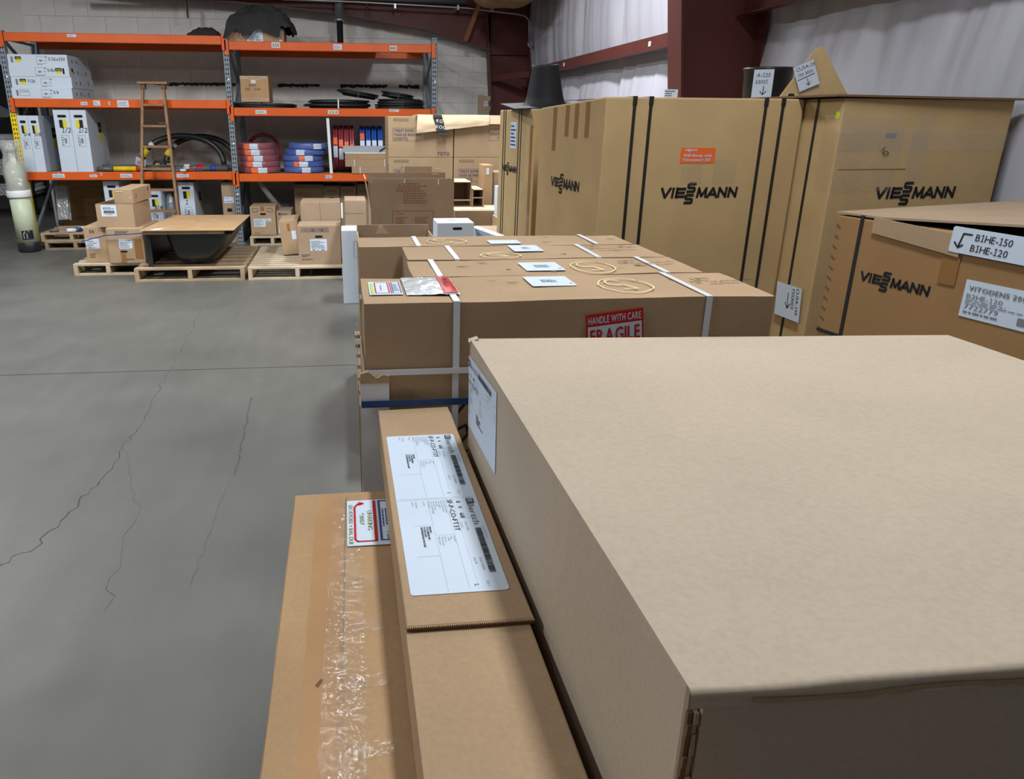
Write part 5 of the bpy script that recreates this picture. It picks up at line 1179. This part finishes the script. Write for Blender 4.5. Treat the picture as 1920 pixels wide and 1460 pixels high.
            def pouch(u, v):
                return tp.at(a[0]+.110*u, a[1]+.178*v, .003+.006*math.sin(math.pi*u)*math.sin(math.pi*v)+.004*abs(noise.noise(Vector((u*4, v*5, 2)))))
            MB().grid(pouch, 16, 16).obj('packing_slip_pouch', mat('pouch_film', (.62, .65, .68), rough=.15, spec=.6, bump=.6, bscale=35), t)
            def redb(u, v): 
                p = pouch(.70+.27*u, .03+.92*v); return p+tp.n*.0012
            MB().grid(redb, 6, 12).obj('red_band', RED, t)
            tp.sub(t, a[0]+.086, a[1]+.14, R(-90), .014).prints('band_print', [('t', 'PACKING LIST', 0, 0, .009, True)], INK, .0)
    # foam corner protector at the front left
    t = thing('corner_protector', 'white foam board protecting the left front corner of the strapped boxes', 'protector', (.045, 1.4345, .30))
    o = MB().box(-.029, -.006, 0, .029, .006, .728).obj('board', FOAMW, t)
    MB().prism([(-.029, -.007, .728), (.029, -.007, .728), (.03, -.007, .742), (.018, -.007, .745), (.005, -.007, .738), (-.012, -.007, .752), (-.027, -.007, .748)], (0, .013, 0)).obj('torn_top', KM, t)
    for x in (-.0305,): MB().box(x-.002, -.006, 0, x, .006, .728).obj('edge', KM, t)
fragile()
# ================================================================== nearest cartons
def bertch(sheet, W, L, parent_names=True, dense=True):
    """one shipping label: reading direction along +x of the sheet, W long, L high"""
    it = [('fit', '8', W*.035, L*.735, W*.055, L*.79), ('fit', '9', W*.105, L*.735, W*.125, L*.79), ('fit', '68', W*.19, L*.735, W*.25, L*.79)]
    big = [('fit', 'SF-P-CO-FT3T', W*.01, L*.625, W*.40, L*.69), ('t', 'L', W*.955, L*.665, L*.05)]
    small = [('t', 'Style No: 4200', W*.30, L*.765, L*.022), ('t', 'Seq: 47332', W*.30, L*.71, L*.022), ('t', 'Order: 3936914', W*.70, L*.80, L*.028), ('t', 'Qty: 1', W*.93, L*.80, L*.028), ('t', 'Line: 74', W*.70, L*.735, L*.028),
             ('t', '2 Bertch 3936 Orleans', W*.36, L*.955, L*.020)]
    small += [('t', s, W*.02, L*(.575-.032*i), L*.020) for i, s in enumerate(('Door Style: PROVINCIALE', 'Material: HARDWOOD', 'Color: COBALT', 'Trim: NONE', 'Finish: Sheen: SATIN', 'Interior: TRU PREP: NONE', 'Box: Side: Vwe'))]
    small += [('t', 'PO: 104429', W*.02, L*.225, L*.022), ('t', 'Job: 374', W*.02, L*.18, L*.022), ('t', 'DEC 5/7'.replace('5/7', '577'), W*.02, L*.32, L*.022)]
    small += [('t', s, W*.46, L*(.585-.035*i), L*.020) for i, s in enumerate(('Hardware:', 'Glaze:', 'L: TRIM', 'Light Cut:', 'Detail Comment:', 'Misc Comment:'))]
    mid = [('t', s, W*.34, L*(.33-.033*i), L*.024, True) for i, s in enumerate(('KBC INC', '173 FLANDERS RD', 'P O BOX 1633', 'WESTBOROUGH, MA 01581'))]
    ln = [('r', W*.01, L*.605, W*.25, L*.6065), ('r', 0, L*.385, W, L*.3865), ('r', W*.25, L*.71, W*.2515, L*.96), ('r', 0, L*.70, W, L*.7015), ('r', W*.44, L*.387, W*.4415, L*.60), ('r', W*.32, L*.14, W*.3215, L*.385), ('r', W*.66, L*.14, W*.6615, L*.385), ('r', W*.0, L*.605, W, L*.6065)]
    sheet.prints('label_print', it+big+mid, INK, .0012); sheet.prints('maker_name', [('fit', 'Bertch', W*.07, L*.86, W*.335, L*.945)], INKG, .0012); sheet.prints('fine_print', small+ln, INKG, .0012); sheet.prints('barcode', [('bar', W*.38, L*.86, W*.86, L*.93, 60)], INK, .0012)
    sheet.panel('logo_patch', W*.005, L*.865, W*.065, L*.955, INK, .0009, .0003); sheet.prints('logo_mark', [('fr', W*.012+W*.012*k, L*.88, W*.022+W*.012*k, L*.94, .0006) for k in range(4)], PAPER, .0016)
def near():
    pallet('pallet', 'pallet under the big tan carton and the long brown box', -.10, .15, 1.08, 1.24, 0, WOODG, h=.124, ntop=7, group='pallets under cartons')
    # long low box with clear tape along its seam
    x0, x1, y0, y1, zt = -.107, .200, .10, 1.235, .890
    t = thing('long_taped_box', 'long brown box with clear tape and a red bordered label, lowest in front', 'box', ((x0+x1)/2, (y0+y1)/2, .125), 0)
    w, d, h = x1-x0, y1-y0, zt-.125
    sharp(wavy_box(MB(), -w/2, -d/2, 0, w/2, d/2, h-.003, 9, .0012, 12, 24, 5).obj('body', KO, t))
    tp = Sheet(t, (-w/2, -d/2, h-.0032), (1, 0, 0), (0, 1, 0)); sx = .086
    tp.poly('top_flap', [(.0015, .002), (sx-.001-.012, .002), (sx-.001+.004, d-.016), (.0015, d-.022)], KO, 0, .0030)
    tp.poly('top_flap', [(sx+.001-.012, .002), (w-.002, .002), (w-.002, d-.004), (sx+.001+.004, d-.014)], KO, 0, .0036)
    tp.poly('brown_tape', [(.034, .002), (.080, .002), (.086, d-.018), (.040, d-.020)], mat('faint_tape', (.40, .225, .10), rough=.45, spec=.4, var=.08), .003, .0003)
    def tape(a0, b0, a1, b1, nm, seed, n=40):
        mb = MB().grid(lambda u, v: tp.at(a0+(b0-a0)*u+(a1-a0)*v*.0+.014*v, .002+(d-.02)*v, .0042+.0022*abs(noise.noise(Vector((u*3+seed, v*26, 1))))), 6, n*2)
        return mb.obj(nm, TAPEN, t)
    tape(.052, .078, 0, 0, 'clear_tape', 2); tape(.070, .104, 0, 0, 'clear_tape', 5)
    for k in range(8):
        yy = .10+k*.105; 
        MB().grid(lambda u, v: tp.at(.088+.055*u, yy+.022*v+.006*u, .0046+.0008*abs(noise.noise(Vector((u*5, v*4, k))))), 8, 4).obj('clear_tape', TAPEN, t)
    tp.poly('torn_nick', [(.052, .64), (.058, .65), (.061, .648), (.055, .636)], KFL, .0035, .0006)
    q = tp.sub(t, .0915, 1.044-y0, R(0), .0052)
    q.panel('shipping_label', 0, 0, .088, .150, PAPER, 0, .0006)
    q.prints('label_border', [('s', [(.017, .012), (.013, .018), (.013, .125), (.019, .137), (.026, .137)], .0035), ('s', [(.020, .132), (.028, .137), (.021, .142)], .003), ('s', [(.017, .012), (.047, .012)], .0035), ('r', .044, .012, .049, .146)], RED, .0012)
    q.prints('label_panel', [('r', .053, .012, .0565, .146), ('r', .0565, .012, .088, .015), ('r', .0565, .143, .088, .146)], BLUE, .0012)
    rt = Sheet(t, q.at(.0, .146, .0012), q.v*-1, q.u)
    rt.prints('handwriting', [('fit', 'UHAKING', .035, .034, .100, .042, False, .001), ('fit', '*3007', .042, .021, .082, .029, False, .001), ('fit', 'SEC4191302 + BAL DUE', .012, .003, .142, .010, False, .001), ('fit', 'PLD', .108, .064, .132, .076, False, .001)], MARKG, 0)
    rt.prints('label_text', scrawl(.03, .058, .10, .084, 5, 2), BLUE, 0)
    # small long carton with the double label
    x0, x1, zt2 = .052, .198, .975
    t = thing('labelled_long_carton', 'narrow tan carton with a double white shipping label, lying on the long taped box', 'box', (.125, .77, .8955), 0)
    zc = zt2-.8955
    o = MB().hexa([(-.073, -.62, 0), (.076, -.62, 0), (.071, .645, 0), (-.073, .645, 0)], [(-.073, -.62, zc-.0065), (.076, -.62, zc-.0065), (.071, .645, zc-.0065), (-.073, .645, zc-.0065)]).obj('body', KM, t); bevel_obj(o, .0025, 2)
    o = MB().hexa([(-.0715, -.044, zc-.0062), (.0785, -.044, zc-.0062), (.067, .652, zc-.0062), (-.0745, .645, zc-.0062)], [(-.0715, -.044, zc), (.0785, -.044, zc), (.067, .652, zc), (-.0745, .645, zc)]).obj('lid', KM, t); bevel_obj(o, .0015, 1)
    # serrated, fluted cut edge of the lid
    mb = MB(); n = 60
    for i in range(n):
        a = -.0715+.150*i/n; b = a+.150/n
        mb.prism([(a, -.0445, zc-.006), (b, -.0445, zc-.006), (b, -.0445, zc-.0012), ((a+b)/2, -.0465, zc-.0012), (a, -.0445, zc-.0012)], (0, -.0012, 0))
    mb.obj('fluted_edge', KFL, t)
    mb = MB()
    for i in range(n):
        a = -.0715+.150*i/n; b = a+.150/n; mb.prism([(a, -.044, zc-.0002), (b, -.044, zc-.0002), ((a+b)/2, -.0475, zc-.0002)], (0, 0, -.0015))
    mb.obj('serration', KM, t)
    # label lies along the lid; its text runs towards the camera
    L2, W2 = .492, .123
    lab = Sheet(t, (-.066, .507, zc), (.004, -L2, 0), (1, .006, 0)); 
    lab = Sheet(t, (-.0655, .508, zc), Vector((.0035, -.493, 0)), Vector((1, .0071, 0)))
    pts = [(0, 0), (.493, 0), (.493, .1235), (0, .1235)]
    lab.panel('double_label', 0, 0, .494, .1235, PAPER, .0003, .0006, .005)
    for k in range(2):
        q = lab.sub(t, .004+k*.248, .0, 0, .0005); bertch(q, .238, .1225)
    lab.prints('label_divider', [('r', .2455, .004, .2462, .12), ('r', .2495, .004, .2502, .12)], PAPER2, .0014)
    # the big tan carton
    zb, ztop = .125, 1.165; h = ztop-zb
    t = thing('big_tan_carton', 'big smooth tan carton filling the right foreground', 'box', (.65, .80, zb), 0)
    FL, FR, BR, BL = (-.431, -.408), (.45, -.412), (.414, .396), (-.443, .453)
    th = .007
    def wall(a, b, m, nm, inset=.0, z1=h):
        a, b = Vector(a), Vector(b); dd = (b-a).normalized(); nn = Vector((-dd.y, dd.x))*th
        return MB().hexa([(a.x, a.y, 0), (b.x, b.y, 0), (b.x+nn.x, b.y+nn.y, 0), (a.x+nn.x, a.y+nn.y, 0)], [(a.x, a.y, z1), (b.x, b.y, z1), (b.x+nn.x, b.y+nn.y, z1), (a.x+nn.x, a.y+nn.y, z1)]).obj(nm, m, t)
    o = wall(BL, FL, KL, 'side_panel'); bevel_obj(o, .002, 1)
    wall(FR, BR, KL, 'side_panel'); wall(BR, BL, KL, 'back_panel')
    wall((FL[0]+.011, FL[1]-.004), (FR[0], FR[1]-.004), KL, 'front_panel', z1=h-.005)
    # top panel: its front edge is creased and rolls over
    A, B, C_, D = Vector((*FL, h)), Vector((*FR, h)), Vector((*BR, h)), Vector((*BL, h))
    def top(u, v):
        p = A.lerp(B, u).lerp(D.lerp(C_, u), v)
        n1 = noise.noise(Vector((u*3, v*3, 4)))*.0012
        cr = .0035*noise.noise(Vector((u*7, 0, 7)))*max(0, 1-v*18)
        return (p.x, p.y, p.z+n1*min(1, 8*v)+cr)
    mb = MB().grid(top, 40, 40)
    def roll(u, v):   # worn front edge, crushed in places
        p = A.lerp(B, u); a = min(1, v*1.6)*R(90); r = .0055
        k = noise.noise(Vector((u*11, v*2.5, 3)))*.0028*v; ext = (.009+.007*noise.noise(Vector((u*6, 0, 5))))*max(0, v-.5)*2
        return (p.x, p.y-r*math.sin(a)-.0008*v+k*.6, p.z-r*(1-math.cos(a))-ext+.0035*noise.noise(Vector((u*7, 0, 7)))*(1-v)+k)
    mb.grid(roll, 120, 10)
    o2 = MB().grid(lambda u, v: (lambda q, w: (q[0], q[1]-.0012-.001*w, q[2]+.002-(.004+.004*w)*v))(roll(.05+.33*u, .75), abs(noise.noise(Vector((u*9, 0, 2))))), 60, 3).obj('torn_liner', KM, t)
    o = mb.obj('top_panel', KL, t)
    MB().hexa([(A.x, A.y+.01, h-.008), (B.x, B.y+.01, h-.008), (C_.x, C_.y, h-.008), (D.x, D.y, h-.008)], [(A.x, A.y+.01, h-.002), (B.x, B.y+.01, h-.002), (C_.x, C_.y, h-.002), (D.x, D.y, h-.002)]).obj('top_liner', KL, t)
    # the corner where the panels have split: torn fluting
    for off, mm, sd in ((.0015, KFL, 1), (.006, KM, 5)):
        mb = MB(); n = 70
        for i in range(n):
            z0, z1 = h*(.35+.63*i/n), h*(.35+.63*(i+1)/n); rr = random.Random(i*sd); wv = .0016*math.sin(i*1.9+sd)+rr.uniform(-.001, .001)
            mb.box(FL[0]+off, FL[1]-.0035+wv, z0, FL[0]+off+.003, FL[1]+.006, z1)
        mb.obj('torn_fluting', mm, t)
    s = Sheet(t, (*BL, 0), Vector((*FL, 0))-Vector((*BL, 0)), (0, 0, 1))
    q = s.sub(t, .006, h-.158, R(3.5), .0008)
    q.panel('shipping_label', 0, 0, .236, .128, PAPER, 0, .0006, .003); bertch(q, .236, .128)
    rr = random.Random(5)
    tp = Sheet(t, (-.4, -.4, h+.001), (1, 0, 0), (0, 1, 0))
    wd = Sheet(t, (BL[0], BL[1]-.02, h), (1, 0, 0), (0, 1, 0)); MB().prism([(BL[0]-.004, BL[1]-.012, h-.006), (BL[0]+.012, BL[1]-.014, h+.001), (BL[0]+.012, BL[1]+.003, h+.001), (BL[0]-.003, BL[1]+.004, h-.004)], (0, 0, .003)).obj('frayed_corner', KL, t)
TAPEN = clear('clear_tape_near', (0.66, 0.56, 0.44), 0.14, 0.07, 0.8, 45)
near()
# ================================================================== beyond the opening at the left
def beyond():
    t = thing('steel_shelf', 'dark steel shelf unit standing beyond the wall opening', 'shelf', (-5.5, 13.6, 0))
    for x in (-.6, .45): MB().box(x-.03, -.3, 0, x+.03, -.24, 1.9).obj('post', BLKP, t); MB().box(x-.03, .24, 0, x+.03, .3, 1.9).obj('post', BLKP, t)
    for z in (.30, .62, 1.12, 1.5): MB().box(-.63, -.3, z-.03, .48, .3, z).obj('shelf_board', BLKP, t)
    n = 0
    for z0, nr in ((.301, 3), (.621, 4)):
        b = thing('tube_bundle', 'bundle of white tubes seen end on, %s of the dark steel shelf' % ('low' if n == 0 else 'higher up'), 'tubes', (-5.35, 13.35, z0), 0, 'tube bundles'); n += 1
        for j in range(nr):
            for i in range(9):
                x = -.26+.066*i+(.033 if j % 2 else 0); z = .033+j*.058
                MB().lathe([(.032, -.25), (.032, .25), (.024, .25), (.024, -.25)], n=12, cap=False).obj('tube', WHITEP, b).matrix_local = Matrix.Translation((x, .26, z))@Matrix.Rotation(R(90), 4, 'X')
    r = tag(MB().tube([(-5.75, 13.35, 1.19), (-5.12, 13.4, 1.19)], .065, 14).obj('white_roll', WHITEP), 'white roll lying on the dark steel shelf beyond the opening', 'roll')
    g = thing('grey_cover', 'grey cloth cover over goods on the upper dark shelf', 'cover', (-5.45, 13.4, 1.5005))
    MB().grid(lambda u, v: ((u-.5)*.8, (v-.5)*.5, max(0, .20*(1-abs(u-.5)*1.6)*(1-(abs(v-.5)*2)**4)+.03*noise.noise(Vector((u*6, v*6, 3))))), 20, 14).obj('cloth', TARP, g)
beyond()
